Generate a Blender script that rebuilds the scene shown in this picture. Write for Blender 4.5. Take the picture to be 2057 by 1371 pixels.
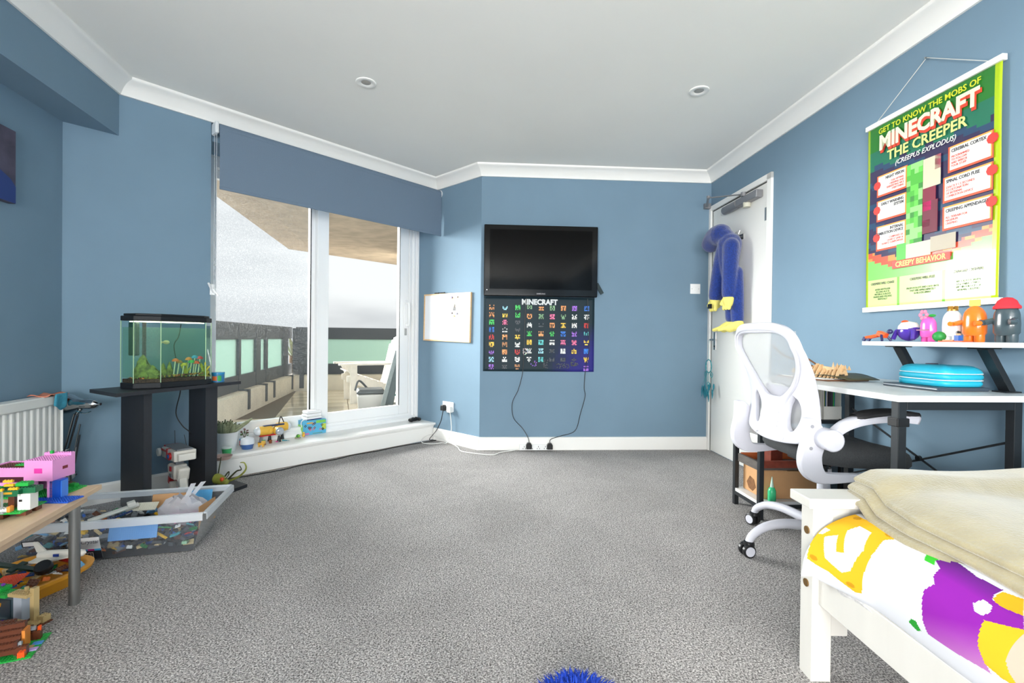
import bpy, bmesh, math, random
from math import sin, cos, pi, radians, sqrt, atan2
from mathutils import Vector, Matrix
random.seed(7)
for o in list(bpy.data.objects): bpy.data.objects.remove(o)
SC = bpy.context.scene
COL = SC.collection
# ------------------------------------------------------------------ camera
FPX = 951.0; PITCH = radians(-.41); ROLL = radians(.623); CAMH = .95
_X = Vector((1, 0, 0)); _F = Vector((0, cos(PITCH), sin(PITCH))); _Z = Vector((0, -sin(PITCH), cos(PITCH)))
_R = _X*cos(ROLL) + _Z*sin(ROLL); _U = -_X*sin(ROLL) + _Z*cos(ROLL)
cam_d = bpy.data.cameras.new('camera'); cam = bpy.data.objects.new('camera', cam_d); COL.objects.link(cam)
cam_d.sensor_width = 36; cam_d.lens = 36*FPX/2057; cam_d.clip_start = .02; cam_d.clip_end = 400
mw = Matrix((( _R.x, _U.x, -_F.x, 0), (_R.y, _U.y, -_F.y, 0), (_R.z, _U.z, -_F.z, CAMH), (0, 0, 0, 1)))
cam.matrix_world = mw
SC.camera = cam
# ------------------------------------------------------------------ world / light / exposure
SKY = 1.0; SUN = 27.0; REAR = 300.0; EXPO = 0.14
SC.view_settings.view_transform = 'Standard'; SC.view_settings.look = 'None'
SC.view_settings.gamma = 1; SC.view_settings.use_curve_mapping = False
SC.view_settings.exposure = EXPO
wd = bpy.data.worlds.new('overcast_sky'); SC.world = wd; wd.use_nodes = True
nt = wd.node_tree; nt.nodes.clear()
_o = nt.nodes.new('ShaderNodeOutputWorld'); _b = nt.nodes.new('ShaderNodeBackground')
_tc = nt.nodes.new('ShaderNodeTexCoord'); _mp = nt.nodes.new('ShaderNodeMapping'); _mp.inputs['Scale'].default_value = (1.2, 1.2, 4.5)
_n = nt.nodes.new('ShaderNodeTexNoise'); _n.inputs['Scale'].default_value = 1.6; _n.inputs['Detail'].default_value = 4
_r = nt.nodes.new('ShaderNodeValToRGB')
_r.color_ramp.elements[0].position = .35; _r.color_ramp.elements[0].color = (.64, .65, .67, 1)
_r.color_ramp.elements[1].position = .62; _r.color_ramp.elements[1].color = (.97, .97, .97, 1)
nt.links.new(_tc.outputs['Generated'], _mp.inputs[0]); nt.links.new(_mp.outputs[0], _n.inputs['Vector'])
nt.links.new(_n.outputs['Fac'], _r.inputs[0]); nt.links.new(_r.outputs[0], _b.inputs[0])
_b.inputs[1].default_value = SKY; nt.links.new(_b.outputs[0], _o.inputs[0])
def light(name, kind, loc, aim, energy, **kw):
    d = bpy.data.lights.new(name, kind); o = bpy.data.objects.new(name, d); COL.objects.link(o)
    o.location = loc; o.rotation_euler = (Vector(aim)-Vector(loc)).to_track_quat('-Z', 'Y').to_euler()
    d.energy = energy
    for k, v in kw.items(): setattr(d, k, v)
    return o
# soft bright side of the overcast sky, out to sea beyond the balcony
light('hazy_sun', 'SUN', (-6, 5.9, 2.7), (-.6, 3.7, 1.0), SUN, angle=radians(50), color=(1, .98, .95))
# fill lamp at an added window in the left wall behind the camera
light('side_fill_light', 'AREA', (-1.38, -2.68, 1.25), (-1.38+.977, -2.68+.2125+.25, 1.45), REAR, shape='RECTANGLE', size=1.7, size_y=1.5, color=(1, .985, .96))
# weaker fill lamp outside another added window, in the rear wall
light('rear_fill_light', 'AREA', (.4, -3.86, 1.2), (.4, 0, 1.2), REAR*.65, shape='RECTANGLE', size=2.1, size_y=1.35, color=(1, .985, .96))
# ------------------------------------------------------------------ colour / materials
def lin(c):
    c = c/255.0
    return c/12.92 if c <= .04045 else ((c+.055)/1.055)**2.4
def rgb(c): return (lin(c[0]), lin(c[1]), lin(c[2]), 1)
MATS = {}
def M(name, c=(200, 200, 200), rough=.5, metal=0., spec=.5, noise=None, bump=None, emit=None, coat=0, aniso=None, sheen=0):
    """noise=(scale, amount, detail) varies the colour; bump=(scale, strength)."""
    if name in MATS: return MATS[name]
    m = bpy.data.materials.new(name); m.use_nodes = True; t = m.node_tree; b = t.nodes['Principled BSDF']
    b.inputs['Base Color'].default_value = rgb(c); b.inputs['Roughness'].default_value = rough
    b.inputs['Metallic'].default_value = metal; b.inputs['Specular IOR Level'].default_value = spec
    b.inputs['Coat Weight'].default_value = coat; b.inputs['Sheen Weight'].default_value = sheen
    if noise or bump:
        tc = t.nodes.new('ShaderNodeTexCoord'); mp = t.nodes.new('ShaderNodeMapping')
        t.links.new(tc.outputs['Object'], mp.inputs[0])
        if aniso: mp.inputs['Scale'].default_value = aniso
    if noise:
        n = t.nodes.new('ShaderNodeTexNoise'); n.inputs['Scale'].default_value = noise[0]; n.inputs['Detail'].default_value = noise[2] if len(noise) > 2 else 3
        t.links.new(mp.outputs[0], n.inputs['Vector'])
        r = t.nodes.new('ShaderNodeMapRange'); r.inputs['From Min'].default_value = .3; r.inputs['From Max'].default_value = .7
        r.inputs['To Min'].default_value = 1-noise[1]; r.inputs['To Max'].default_value = 1+noise[1]
        t.links.new(n.outputs['Fac'], r.inputs['Value'])
        x = t.nodes.new('ShaderNodeVectorMath'); x.operation = 'SCALE'; x.inputs[0].default_value = rgb(c)[:3]
        t.links.new(r.outputs[0], x.inputs['Scale']); t.links.new(x.outputs[0], b.inputs['Base Color'])
    if bump:
        n = t.nodes.new('ShaderNodeTexNoise'); n.inputs['Scale'].default_value = bump[0]; n.inputs['Detail'].default_value = 3
        t.links.new(mp.outputs[0], n.inputs['Vector'])
        k = t.nodes.new('ShaderNodeBump'); k.inputs['Strength'].default_value = bump[1]; k.inputs['Distance'].default_value = .004
        t.links.new(n.outputs['Fac'], k.inputs['Height']); t.links.new(k.outputs[0], b.inputs['Normal'])
    if emit:
        b.inputs['Emission Color'].default_value = rgb(c); b.inputs['Emission Strength'].default_value = emit
    MATS[name] = m; return m
def MV(name, rough=.4, spec=.5, coat=0):
    """printed / moulded colours stored on the faces"""
    if name in MATS: return MATS[name]
    m = bpy.data.materials.new(name); m.use_nodes = True; t = m.node_tree; b = t.nodes['Principled BSDF']
    a = t.nodes.new('ShaderNodeAttribute'); a.attribute_name = 'Col'
    t.links.new(a.outputs['Color'], b.inputs['Base Color'])
    b.inputs['Roughness'].default_value = rough; b.inputs['Specular IOR Level'].default_value = spec; b.inputs['Coat Weight'].default_value = coat
    MATS[name] = m; return m
def MG(name, tint=(255, 255, 255), refl=.07, rough=.02, haze=0., hazec=(235, 240, 242), drops=0.):
    """thin clear sheet: transparent + mirror-like sheen (+ a little milky haze, + rain drops)"""
    if name in MATS: return MATS[name]
    m = bpy.data.materials.new(name); m.use_nodes = True; t = m.node_tree; t.nodes.clear()
    o = t.nodes.new('ShaderNodeOutputMaterial'); tr = t.nodes.new('ShaderNodeBsdfTransparent'); tr.inputs[0].default_value = rgb(tint)
    g = t.nodes.new('ShaderNodeBsdfGlossy'); g.inputs['Roughness'].default_value = rough
    fr = t.nodes.new('ShaderNodeLayerWeight'); fr.inputs['Blend'].default_value = refl
    mx = t.nodes.new('ShaderNodeMixShader'); t.links.new(fr.outputs['Fresnel'], mx.inputs[0])
    t.links.new(tr.outputs[0], mx.inputs[1]); t.links.new(g.outputs[0], mx.inputs[2]); out = mx
    if haze or drops:
        d = t.nodes.new('ShaderNodeBsdfDiffuse'); d.inputs[0].default_value = rgb(hazec)
        tl = t.nodes.new('ShaderNodeBsdfTranslucent'); tl.inputs[0].default_value = rgb(hazec)
        ad = t.nodes.new('ShaderNodeMixShader'); ad.inputs[0].default_value = .5
        t.links.new(d.outputs[0], ad.inputs[1]); t.links.new(tl.outputs[0], ad.inputs[2])
        m2 = t.nodes.new('ShaderNodeMixShader'); m2.inputs[0].default_value = haze
        t.links.new(mx.outputs[0], m2.inputs[1]); t.links.new(ad.outputs[0], m2.inputs[2]); out = m2
        if drops:
            tc = t.nodes.new('ShaderNodeTexCoord'); n = t.nodes.new('ShaderNodeTexNoise'); n.inputs['Scale'].default_value = 210; n.inputs['Detail'].default_value = 2
            t.links.new(tc.outputs['Object'], n.inputs['Vector'])
            r = t.nodes.new('ShaderNodeMapRange'); r.inputs['From Min'].default_value = .5; r.inputs['From Max'].default_value = .72; r.inputs['To Max'].default_value = drops; r.inputs['To Min'].default_value = haze
            t.links.new(n.outputs['Fac'], r.inputs['Value']); t.links.new(r.outputs[0], m2.inputs[0])
    t.links.new(out.outputs[0], o.inputs[0]); MATS[name] = m; return m
# ------------------------------------------------------------------ mesh builder
class MB:
    def __init__(s): s.v = []; s.f = []; s.c = []; s.col = None; s.mx = None
    def _add(s, vs, fs):
        n = len(s.v)
        if s.mx is not None: vs = [s.mx @ Vector(p) for p in vs]
        s.v += [tuple(p) for p in vs]
        for f in fs: s.f.append(tuple(i+n for i in f)); s.c.append(s.col)
        return s
    def box(s, x0, x1, y0, y1, z0, z1):
        return s._add([(x0, y0, z0), (x1, y0, z0), (x1, y1, z0), (x0, y1, z0), (x0, y0, z1), (x1, y0, z1), (x1, y1, z1), (x0, y1, z1)],
                      [(0, 3, 2, 1), (4, 5, 6, 7), (0, 1, 5, 4), (1, 2, 6, 5), (2, 3, 7, 6), (3, 0, 4, 7)])
    def cbox(s, c, d, rz=0, rx=0, ry=0):
        m = Matrix.Translation(c) @ Matrix.Rotation(rz, 4, 'Z') @ Matrix.Rotation(ry, 4, 'Y') @ Matrix.Rotation(rx, 4, 'X')
        a, b, e = d[0]/2, d[1]/2, d[2]/2
        vs = [m @ Vector(p) for p in [(-a, -b, -e), (a, -b, -e), (a, b, -e), (-a, b, -e), (-a, -b, e), (a, -b, e), (a, b, e), (-a, b, e)]]
        return s._add(vs, [(0, 3, 2, 1), (4, 5, 6, 7), (0, 1, 5, 4), (1, 2, 6, 5), (2, 3, 7, 6), (3, 0, 4, 7)])
    def bar(s, p, q, w, h, up=(0, 0, 1)):
        """rectangular bar from p to q, w across, h along 'up'"""
        p, q = Vector(p), Vector(q); d = (q-p).normalized(); a = d.cross(Vector(up))
        if a.length < 1e-5: a = d.cross(Vector((0, 1, 0)))
        a.normalize(); b = a.cross(d); a = a*w/2; b = b*h/2
        vs = [p-a-b, p+a-b, p+a+b, p-a+b, q-a-b, q+a-b, q+a+b, q-a+b]
        return s._add(vs, [(0, 1, 2, 3), (4, 7, 6, 5), (0, 4, 5, 1), (1, 5, 6, 2), (2, 6, 7, 3), (3, 7, 4, 0)])
    def prism(s, poly, z0, z1):
        n = len(poly)
        vs = [(x, y, z0) for x, y in poly]+[(x, y, z1) for x, y in poly]
        ar = sum(poly[i][0]*poly[(i+1) % n][1]-poly[(i+1) % n][0]*poly[i][1] for i in range(n))
        if ar < 0: vs = [(x, y, z0) for x, y in reversed(poly)]+[(x, y, z1) for x, y in reversed(poly)]
        return s._add(vs, [tuple(range(n-1, -1, -1)), tuple(range(n, 2*n))]+[(i, (i+1) % n, (i+1) % n+n, i+n) for i in range(n)])
    def prismx(s, poly, x0, x1):
        """poly in (y,z), extruded along x"""
        old = s.mx; r = Matrix(((0, 0, 1, 0), (1, 0, 0, 0), (0, 1, 0, 0), (0, 0, 0, 1)))
        s.mx = r if old is None else old @ r
        s.prism(poly, x0, x1); s.mx = old; return s
    def prismy(s, poly, y0, y1):
        """poly in (x,z), extruded along y"""
        old = s.mx; r = Matrix(((1, 0, 0, 0), (0, 0, -1, 0), (0, 1, 0, 0), (0, 0, 0, 1)))
        s.mx = r if old is None else old @ r
        s.prism(poly, -y1, -y0); s.mx = old; return s
    def tube(s, path, r, n=8, closed=False, caps=True):
        P = [Vector(p) for p in path]; m = len(P)
        rs = r if isinstance(r, (list, tuple)) else [r]*m
        vs = []; fs = []; prev = None
        for i in range(m):
            if closed: t = (P[(i+1) % m]-P[i-1])
            else: t = P[min(i+1, m-1)]-P[max(i-1, 0)]
            t.normalize()
            if prev is None:
                a = t.cross(Vector((0, 0, 1)))
                if a.length < 1e-3: a = t.cross(Vector((1, 0, 0)))
            else: a = prev-t*prev.dot(t)
            a.normalize(); prev = a; b = t.cross(a)
            for k in range(n):
                w = 2*pi*k/n; vs.append(P[i]+(a*cos(w)+b*sin(w))*rs[i])
        for i in range(m if closed else m-1):
            j = (i+1) % m
            for k in range(n):
                l = (k+1) % n; fs.append((i*n+k, i*n+l, j*n+l, j*n+k))
        if caps and not closed:
            fs.append(tuple(range(n-1, -1, -1))); fs.append(tuple((m-1)*n+k for k in range(n)))
        return s._add(vs, fs)
    def cyl(s, p, q, r, r2=None, n=16): return s.tube([p, q], [r, r if r2 is None else r2], n)
    def lathe(s, prof, c=(0, 0, 0), n=24, axis='Z', sx=1, sy=1):
        vs = []; fs = []; m = len(prof)
        for r, z in prof:
            for k in range(n):
                w = 2*pi*k/n; x, y = r*cos(w)*sx, r*sin(w)*sy
                p = (x, y, z) if axis == 'Z' else ((z, x, y) if axis == 'X' else (y, z, x))
                vs.append((p[0]+c[0], p[1]+c[1], p[2]+c[2]))
        for i in range(m-1):
            for k in range(n):
                l = (k+1) % n; fs.append((i*n+k, i*n+l, (i+1)*n+l, (i+1)*n+k))
        if prof[0][0] > 1e-6: fs.append(tuple(range(n-1, -1, -1)))
        if prof[-1][0] > 1e-6: fs.append(tuple((m-1)*n+k for k in range(n)))
        return s._add(vs, fs)
    def ball(s, c, r, n=16, m=10, sx=1, sy=1, sz=1):
        return s.lathe([(r*sin(pi*i/m) if 0 < i < m else 0.0, -r*cos(pi*i/m)*sz) for i in range(m+1)], c, n, 'Z', sx, sy)
    def quad(s, a, b, c, d): return s._add([a, b, c, d], [(0, 1, 2, 3)])
    def grid(s, rows):
        """rows: list of equally long lists of points"""
        n = len(rows[0]); vs = [p for r in rows for p in r]
        fs = [(i*n+j, i*n+j+1, (i+1)*n+j+1, (i+1)*n+j) for i in range(len(rows)-1) for j in range(n-1)]
        return s._add(vs, fs)
    def brick(s, x, y, z, nx, ny, h=3, col=None, u=.008, studs=True, sn=6):
        """toy brick with its studs: nx*ny studs, h plates high"""
        if col is not None: s.col = rgb(col)
        hh = h*.4*u; s.box(x+.0001, x+nx*u-.0001, y+.0001, y+ny*u-.0001, z, z+hh)
        if studs:
            for i in range(nx):
                for j in range(ny):
                    s.cyl((x+(i+.5)*u, y+(j+.5)*u, z+hh-.0001), (x+(i+.5)*u, y+(j+.5)*u, z+hh+.2*u), .3*u, n=sn)
        return s
    def build(s, name, mat, parent=None, smooth=False, bevel=0, seg=2, loc=None, subsurf=0, solid=0, doubles=False):
        me = bpy.data.meshes.new(name); me.from_pydata(s.v, [], s.f); me.update()
        if any(c is not None for c in s.c):
            a = me.color_attributes.new('Col', 'FLOAT_COLOR', 'CORNER'); buf = []
            for p in me.polygons:
                c = s.c[p.index] or (.5, .5, .5, 1)
                for _ in p.loop_indices: buf.extend(c)
            a.data.foreach_set('color', buf)
        bm = bmesh.new(); bm.from_mesh(me)
        if doubles: bmesh.ops.remove_doubles(bm, verts=bm.verts, dist=1e-5)
        if not any(c is not None for c in s.c) or True: bmesh.ops.recalc_face_normals(bm, faces=bm.faces)
        bm.to_mesh(me); bm.free()
        o = bpy.data.objects.new(name, me); COL.objects.link(o)
        me.materials.append(mat)
        if smooth:
            for p in me.polygons: p.use_smooth = True
            try: me.set_sharp_from_angle(angle=radians(42))
            except Exception: pass
        if bevel:
            b = o.modifiers.new('bevel', 'BEVEL'); b.width = bevel; b.segments = seg; b.limit_method = 'ANGLE'; b.angle_limit = radians(50)
        if solid:
            d = o.modifiers.new('solid', 'SOLIDIFY'); d.thickness = solid; d.offset = 0
        if subsurf:
            d = o.modifiers.new('sub', 'SUBSURF'); d.levels = subsurf; d.render_levels = subsurf
        if parent: o.parent = parent
        if loc: o.location = loc
        return o
def tag(o, label, cat, group=None, kind=None):
    o['label'] = label
    if cat: o['category'] = cat
    if group: o['group'] = group
    if kind: o['kind'] = kind
    return o
def thing(name, label, cat, loc=(0, 0, 0), rotz=0, group=None, kind=None):
    o = bpy.data.objects.new(name, None); COL.objects.link(o); o.location = loc; o.rotation_euler = (0, 0, rotz); o.empty_display_size = .05
    return tag(o, label, cat, group, kind)
def struct(o): o['kind'] = 'structure'; return o
def copy_tree(o, parent=None):
    c = o.copy(); COL.objects.link(c)
    if parent: c.parent = parent
    for ch in list(o.children): copy_tree(ch, c)
    return c
def spline(pts, n=8):
    """smooth path through points (Catmull-Rom)"""
    P = [Vector(p) for p in pts]; out = []
    for i in range(len(P)-1):
        a, b, c, d = P[max(i-1, 0)], P[i], P[i+1], P[min(i+2, len(P)-1)]
        for k in range(n):
            t = k/n
            out.append(.5*((2*b)+(c-a)*t+(2*a-5*b+4*c-d)*t*t+(3*b-a-3*c+d)*t**3))
    out.append(P[-1]); return out
def text(body, size, mat, parent, loc, rot=(pi/2, 0, 0), align='CENTER', extr=.0004, name='lettering', sx=1, shear=0, bold=0, space=1):
    cu = bpy.data.curves.new(name, 'FONT'); cu.body = body; cu.size = size; cu.align_x = align; cu.align_y = 'CENTER'; cu.extrude = extr
    cu.shear = shear; cu.offset = bold; cu.space_line = .95; cu.space_character = space; cu.resolution_u = 2
    t = bpy.data.objects.new(name, cu); COL.objects.link(t)
    dg = bpy.context.evaluated_depsgraph_get(); me = bpy.data.meshes.new_from_object(t.evaluated_get(dg)); bpy.data.objects.remove(t)
    o = bpy.data.objects.new(name, me); COL.objects.link(o); me.materials.clear(); me.materials.append(mat)
    o.parent = parent; o.location = loc; o.rotation_euler = rot; o.scale = (sx, 1, 1); return o
# ------------------------------------------------------------------ room frame: measured corners and wall directions
def V2(x, y): return Vector((x, y))
THR = radians(3.432); THW = radians(42.176); THL = radians(-12.266)
DB = V2(cos(THR), sin(THR)); DR = V2(sin(THR), -cos(THR)); DW = V2(sin(THW), cos(THW)); DS = V2(-DW.y, DW.x); DL = V2(sin(THL), cos(THL))
A = V2(-.269, 4.006); B = A+DB*1.9925; C = A+DS*.5967; D = V2(-2.409, 2.533); E = C-DW*2.295
ZC = 2.311; ZCEIL = 2.40; ZS = 2.078; REARY = -3.8
ROT = {'back': THR, 'right': -pi/2+THR, 'window': pi/2-THW, 'short': -THW, 'left': pi/2-THL}
ORG = {'back': A, 'right': B, 'window': C, 'short': C, 'left': D}
# local frame on each wall: x = to the viewer's right along the wall, -y = into the room, z = up
def on_wall(w, x, off=0, z=0):
    r = ROT[w]; o = ORG[w]; return Vector((o.x+x*cos(r)+off*sin(r), o.y+x*sin(r)-off*cos(r), z))
def wthing(name, label, cat, wall, x, z, off=0, **k): return thing(name, label, cat, on_wall(wall, x, off, z), ROT[wall], **k)
# ================================================================== STRUCTURE
m_wall = M('blue_wall_paint', (116, 142, 161), .75, spec=.3, noise=(3, .03), bump=(220, .06))
m_ceil = M('white_ceiling_paint', (246, 245, 240), .85, spec=.2, noise=(1.5, .015))
m_white = M('white_gloss_paint', (244, 243, 239), .35)
m_upvc = M('white_plastic_frame', (246, 247, 247), .25)
def carpet():
    m = bpy.data.materials.new('grey_twist_carpet'); m.use_nodes = True; t = m.node_tree; b = t.nodes['Principled BSDF']; b.inputs['Roughness'].default_value = 1; b.inputs['Specular IOR Level'].default_value = .1
    tc = t.nodes.new('ShaderNodeTexCoord')
    def noise(sc, det=2, dist=0):
        n = t.nodes.new('ShaderNodeTexNoise'); n.inputs['Scale'].default_value = sc; n.inputs['Detail'].default_value = det; n.inputs['Distortion'].default_value = dist
        t.links.new(tc.outputs['Object'], n.inputs['Vector']); return n
    n1 = noise(200, 3, .5); n2 = noise(2.2, 3, .8)
    r = t.nodes.new('ShaderNodeValToRGB'); e = r.color_ramp.elements
    e[0].position = .36; e[0].color = rgb((98, 95, 94)); e[1].position = .66; e[1].color = rgb((222, 218, 215))
    q = r.color_ramp.elements.new(.5); q.color = rgb((164, 160, 158))
    t.links.new(n1.outputs['Fac'], r.inputs[0])
    r2 = t.nodes.new('ShaderNodeMapRange'); r2.inputs['From Min'].default_value = .35; r2.inputs['From Max'].default_value = .65; r2.inputs['To Min'].default_value = .92; r2.inputs['To Max'].default_value = 1.05
    t.links.new(n2.outputs['Fac'], r2.inputs['Value'])
    x = t.nodes.new('ShaderNodeVectorMath'); x.operation = 'SCALE'; t.links.new(r.outputs[0], x.inputs[0]); t.links.new(r2.outputs[0], x.inputs['Scale'])
    t.links.new(x.outputs[0], b.inputs['Base Color'])
    k = t.nodes.new('ShaderNodeBump'); k.inputs['Strength'].default_value = .9; k.inputs['Distance'].default_value = .008
    t.links.new(n1.outputs['Fac'], k.inputs['Height']); t.links.new(k.outputs[0], b.inputs['Normal'])
    return m
F_ = lambda p: (p.x, p.y)
Rr = B+DR*((B.y-REARY)/DR.y*-1); Ll = D-DL*((D.y-REARY)/DL.y)
room = [F_(A), F_(B), F_(Rr), F_(Ll), F_(D), F_(C)]
struct(tag(MB().prism(room, -.1, 0).build('floor', carpet()), 'grey twist-pile carpet across the whole bedroom floor', 'floor'))
big = [(-4.2, -4.2), (2.9, -4.2), (2.9, 4.9), (-.2, 4.9), F_(C+DS*.2+DW*.1), F_(D+DS*.3-DW*.6), (-4.2, 1.5)]
struct(tag(MB().prism(big, ZCEIL, ZCEIL+.15).build('ceiling', m_ceil), 'smooth white painted ceiling', 'ceiling'))
def wallbox(name, wall, x0, x1, label, z0=-.1, z1=ZCEIL+.02, th=.15, extra=None):
    o = MB()
    o.box(x0, x1, 0, th, z0, z1)
    for e in extra or []: o.box(*e)
    ob = o.build(name, m_wall); ob.location = (ORG[wall].x, ORG[wall].y, 0); ob.rotation_euler = (0, 0, ROT[wall])
    return struct(tag(ob, label, 'wall'))
LB = (B-A).length; LR = (Rr-B).length; LL = (D-Ll).length; LD = (C-D).length
wallbox('wall_back', 'back', -.0, LB+.2, 'blue back wall carrying the television')
wallbox('wall_right', 'right', -.0, LR+.2, 'blue right wall behind the desk and the green poster')
wl = wallbox('wall_left', 'left', -4.5, .0, 'blue left wall above the radiator, with a boxed-in beam', extra=[(-LL-.3, -6.2, 0, .15, -.1, ZCEIL+.02), (-6.2, -4.5, 0, .15, -.1, .5), (-6.2, -4.5, 0, .15, 2.0, ZCEIL+.02)])  # opening behind the camera is added to let the side fill lamp in
WX0 = -1.835
wallbox('wall_window', 'window', -LD-.1, WX0, 'blue wall around the sliding window', th=.36, extra=[(WX0, 0., .02, .36, 2.2, ZCEIL+.02)])
# the short wall runs on past the corner as the right-hand reveal of the window
wallbox('wall_short', 'short', -.46, .5967, 'pale blue short wall beside the window, with the whiteboard')
struct(tag(MB().box(Ll.x-.3, -.7, REARY-.15, REARY, -.1, ZCEIL+.02).box(1.5, Rr.x+.3, REARY-.15, REARY, -.1, ZCEIL+.02).box(-.7, 1.5, REARY-.15, REARY, -.1, .5).box(-.7, 1.5, REARY-.15, REARY, 1.9, ZCEIL+.02).build('wall_rear', m_wall), 'blue wall behind the camera with an added window opening', 'wall'))
w3 = thing('added_window_3', 'added white framed fill-light window in the wall behind the camera', 'window', (0, REARY, 0), 0, kind='structure')  # unseen window, added as an outlet for the rear fill lamp
for a_ in (-.7, .375, 1.45): MB().box(a_, a_+.05, -.045, .0, .5, 1.9).build('frame_stile', m_upvc, w3)
for z_ in (.5, 1.85): MB().box(-.7, 1.5, -.044, -.001, z_, z_+.05).build('frame_rail', m_upvc, w3)
w2 = thing('added_window_2', 'added white framed fill-light window in the left wall behind the camera', 'window', (D.x, D.y, 0), ROT['left'], kind='structure')  # added out of view to carry the side fill lamp
for a_ in (-6.2, -5.375, -4.55): MB().box(a_, a_+.05, .03, .1, .5, 2.0).build('frame_stile', m_upvc, w2)
for z_ in (.5, 1.95): MB().box(-6.2, -4.5, .03, .1, z_, z_+.05).build('frame_rail', m_upvc, w2)
# soffit: boxed beam along the left wall
so_in = (D-E).dot(V2(-DL.y, DL.x))*-1
nl = V2(DL.y, -DL.x)
soff = abs((E-D).dot(nl))
s_ = MB(); s_.prism([F_(D), F_(E), F_(E-DL*6.8), F_(D-DL*6.8)], ZS, ZCEIL+.01)
so = s_.build('soffit', m_wall); so.parent = wl; so.matrix_parent_inverse = Matrix.Translation((D.x, D.y, 0)) @ Matrix.Rotation(ROT['left'], 4, 'Z'); so.matrix_parent_inverse.invert()
# coving: swept quarter-hollow profile along the ceiling line
cov = [(0, ZC), (.012, ZC), (.016, ZC+.012), (.028, ZC+.034), (.048, ZC+.056), (.068, ZC+.068), (.08, ZC+.073), (.086, ZC+.08), (.086, ZCEIL+.004), (0, ZCEIL+.004)]
line = [E-DL*6.8, E, C, A, B, Rr]
def offset_pt(i, d):
    p = line[i]
    def nrm(a, b):
        t = (b-a).normalized(); return V2(t.y, -t.x)
    if i == 0: return p+nrm(line[0], line[1])*d
    if i == len(line)-1: return p+nrm(line[-2], line[-1])*d
    n1 = nrm(line[i-1], line[i]); n2 = nrm(line[i], line[i+1]); m = (n1+n2); m = m/m.dot(n1); return p+m*d
for i in range(len(line)-1):
    c_ = MB(); rows = []
    for j in (i, i+1): rows.append([(*F_(offset_pt(j, d)), z) for d, z in cov])
    c_.grid(rows); c_._add(rows[0], [tuple(range(len(cov)))]); c_._add(rows[1], [tuple(range(len(cov)))])
    struct(tag(c_.build('trim_%d' % (i+1), m_white, smooth=True), 'white hollow plaster coving %s' % ['above the boxed beam on the left', 'above the window blind', 'above the whiteboard wall', 'above the television wall', 'along the right-hand wall'][i], 'coving'))
# baseboards (13 mm thick, 110 high, bevelled top)
bprof = [(0, 0), (-.016, 0), (-.016, .098), (-.011, .106), (-.006, .11), (0, .11)]
def base(name, wall, x0, x1, label):
    o = MB().prismx(bprof, x0, x1).build(name, m_white); o.location = (ORG[wall].x, ORG[wall].y, 0); o.rotation_euler = (0, 0, ROT[wall])
    return struct(tag(o, label, 'baseboard'))
base('baseboard_back', 'back', -.006, LB-.005, 'white baseboard under the television wall')
base('baseboard_short', 'short', .0, .6, 'white baseboard under the double socket')
base('baseboard_right', 'right', .95, LR, 'white baseboard along the right wall')
base('baseboard_left', 'left', -LL, 0, 'white baseboard along the left wall')
base('baseboard_window', 'window', -LD, WX0, 'white baseboard behind the aquarium stand')
# ---- sliding window, set back behind a raised ledge
W = thing('window_1', 'wide white sliding patio window above the raised ledge', 'window', (C.x, C.y, 0), ROT['window'], kind='structure')
d0 = .28
def wbox(name, mb, mat=m_upvc, par=W, bev=.003): return mb.build(name, mat, par, bevel=bev)
wbox('outer_frame', MB().box(-1.85, -1.725, d0, d0+.12, .155, 2.22).box(-.07, 0, d0, d0+.12, .155, 2.22).box(-1.725, -.07, d0+.001, d0+.119, 2.12, 2.22).box(-1.725, -.07, d0+.001, d0+.119, .155, .225).box(-.055, -.038, d0-.012, d0+.01, .155, 2.2).box(-.018, 0, d0-.02, d0, .155, 2.2))
fs = wbox('fixed_sash', MB().box(-1.725, -1.708, d0+.05, d0+.1, .225, 2.12).box(-1.03, -.965, d0+.05, d0+.1, .225, 2.12).box(-1.708, -1.03, d0+.051, d0+.099, .225, .305).box(-1.708, -1.03, d0+.051, d0+.099, 2.06, 2.12))
wbox('pane', MB().box(-1.71, -1.02, d0+.073, d0+.079, .3, 2.07), MG('rain_speckled_glass', (246, 249, 250), .06, drops=.1, hazec=(225, 228, 228)), fs, 0)
wbox('gasket', MB().box(-1.036, -1.028, d0+.045, d0+.055, .24, 2.1), M('black_rubber', (22, 22, 24), .6), fs, 0)
ss = wbox('sliding_sash', MB().box(-.995, -.9, d0+.002, d0+.05, .225, 2.12).box(-.205, -.105, d0+.002, d0+.05, .225, 2.12).box(-.9, -.205, d0+.003, d0+.049, .225, .31).box(-.9, -.205, d0+.003, d0+.049, 2.06, 2.12))
wbox('pane', MB().box(-.91, -.195, d0+.024, d0+.03, .3, 2.07), MG('clear_window_glass', (250, 252, 252), .06), ss, 0)
wbox('gasket', MB().box(-.208, -.203, d0-.0, d0+.01, .31, 2.06), MATS['black_rubber'], ss, 0)
hz = 1.165
wbox('handle', MB().tube(spline([(-.135, d0, hz+.1), (-.135, d0-.04, hz+.105), (-.135, d0-.05, hz+.07), (-.135, d0-.05, hz-.07), (-.135, d0-.04, hz-.105), (-.135, d0, hz-.1)], 5), .011, 8).box(-.155, -.118, d0-.008, d0+.003, hz-.13, hz+.13), m_upvc, ss)
wbox('lock', MB().box(-.15, -.13, d0-.012, d0, hz-.2, hz-.135), M('satin_nickel', (170, 170, 168), .35, 1), ss)
wbox('inner_frame', MB().box(-.1, -.075, d0-.004, d0+.05, .225, 2.12))
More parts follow.
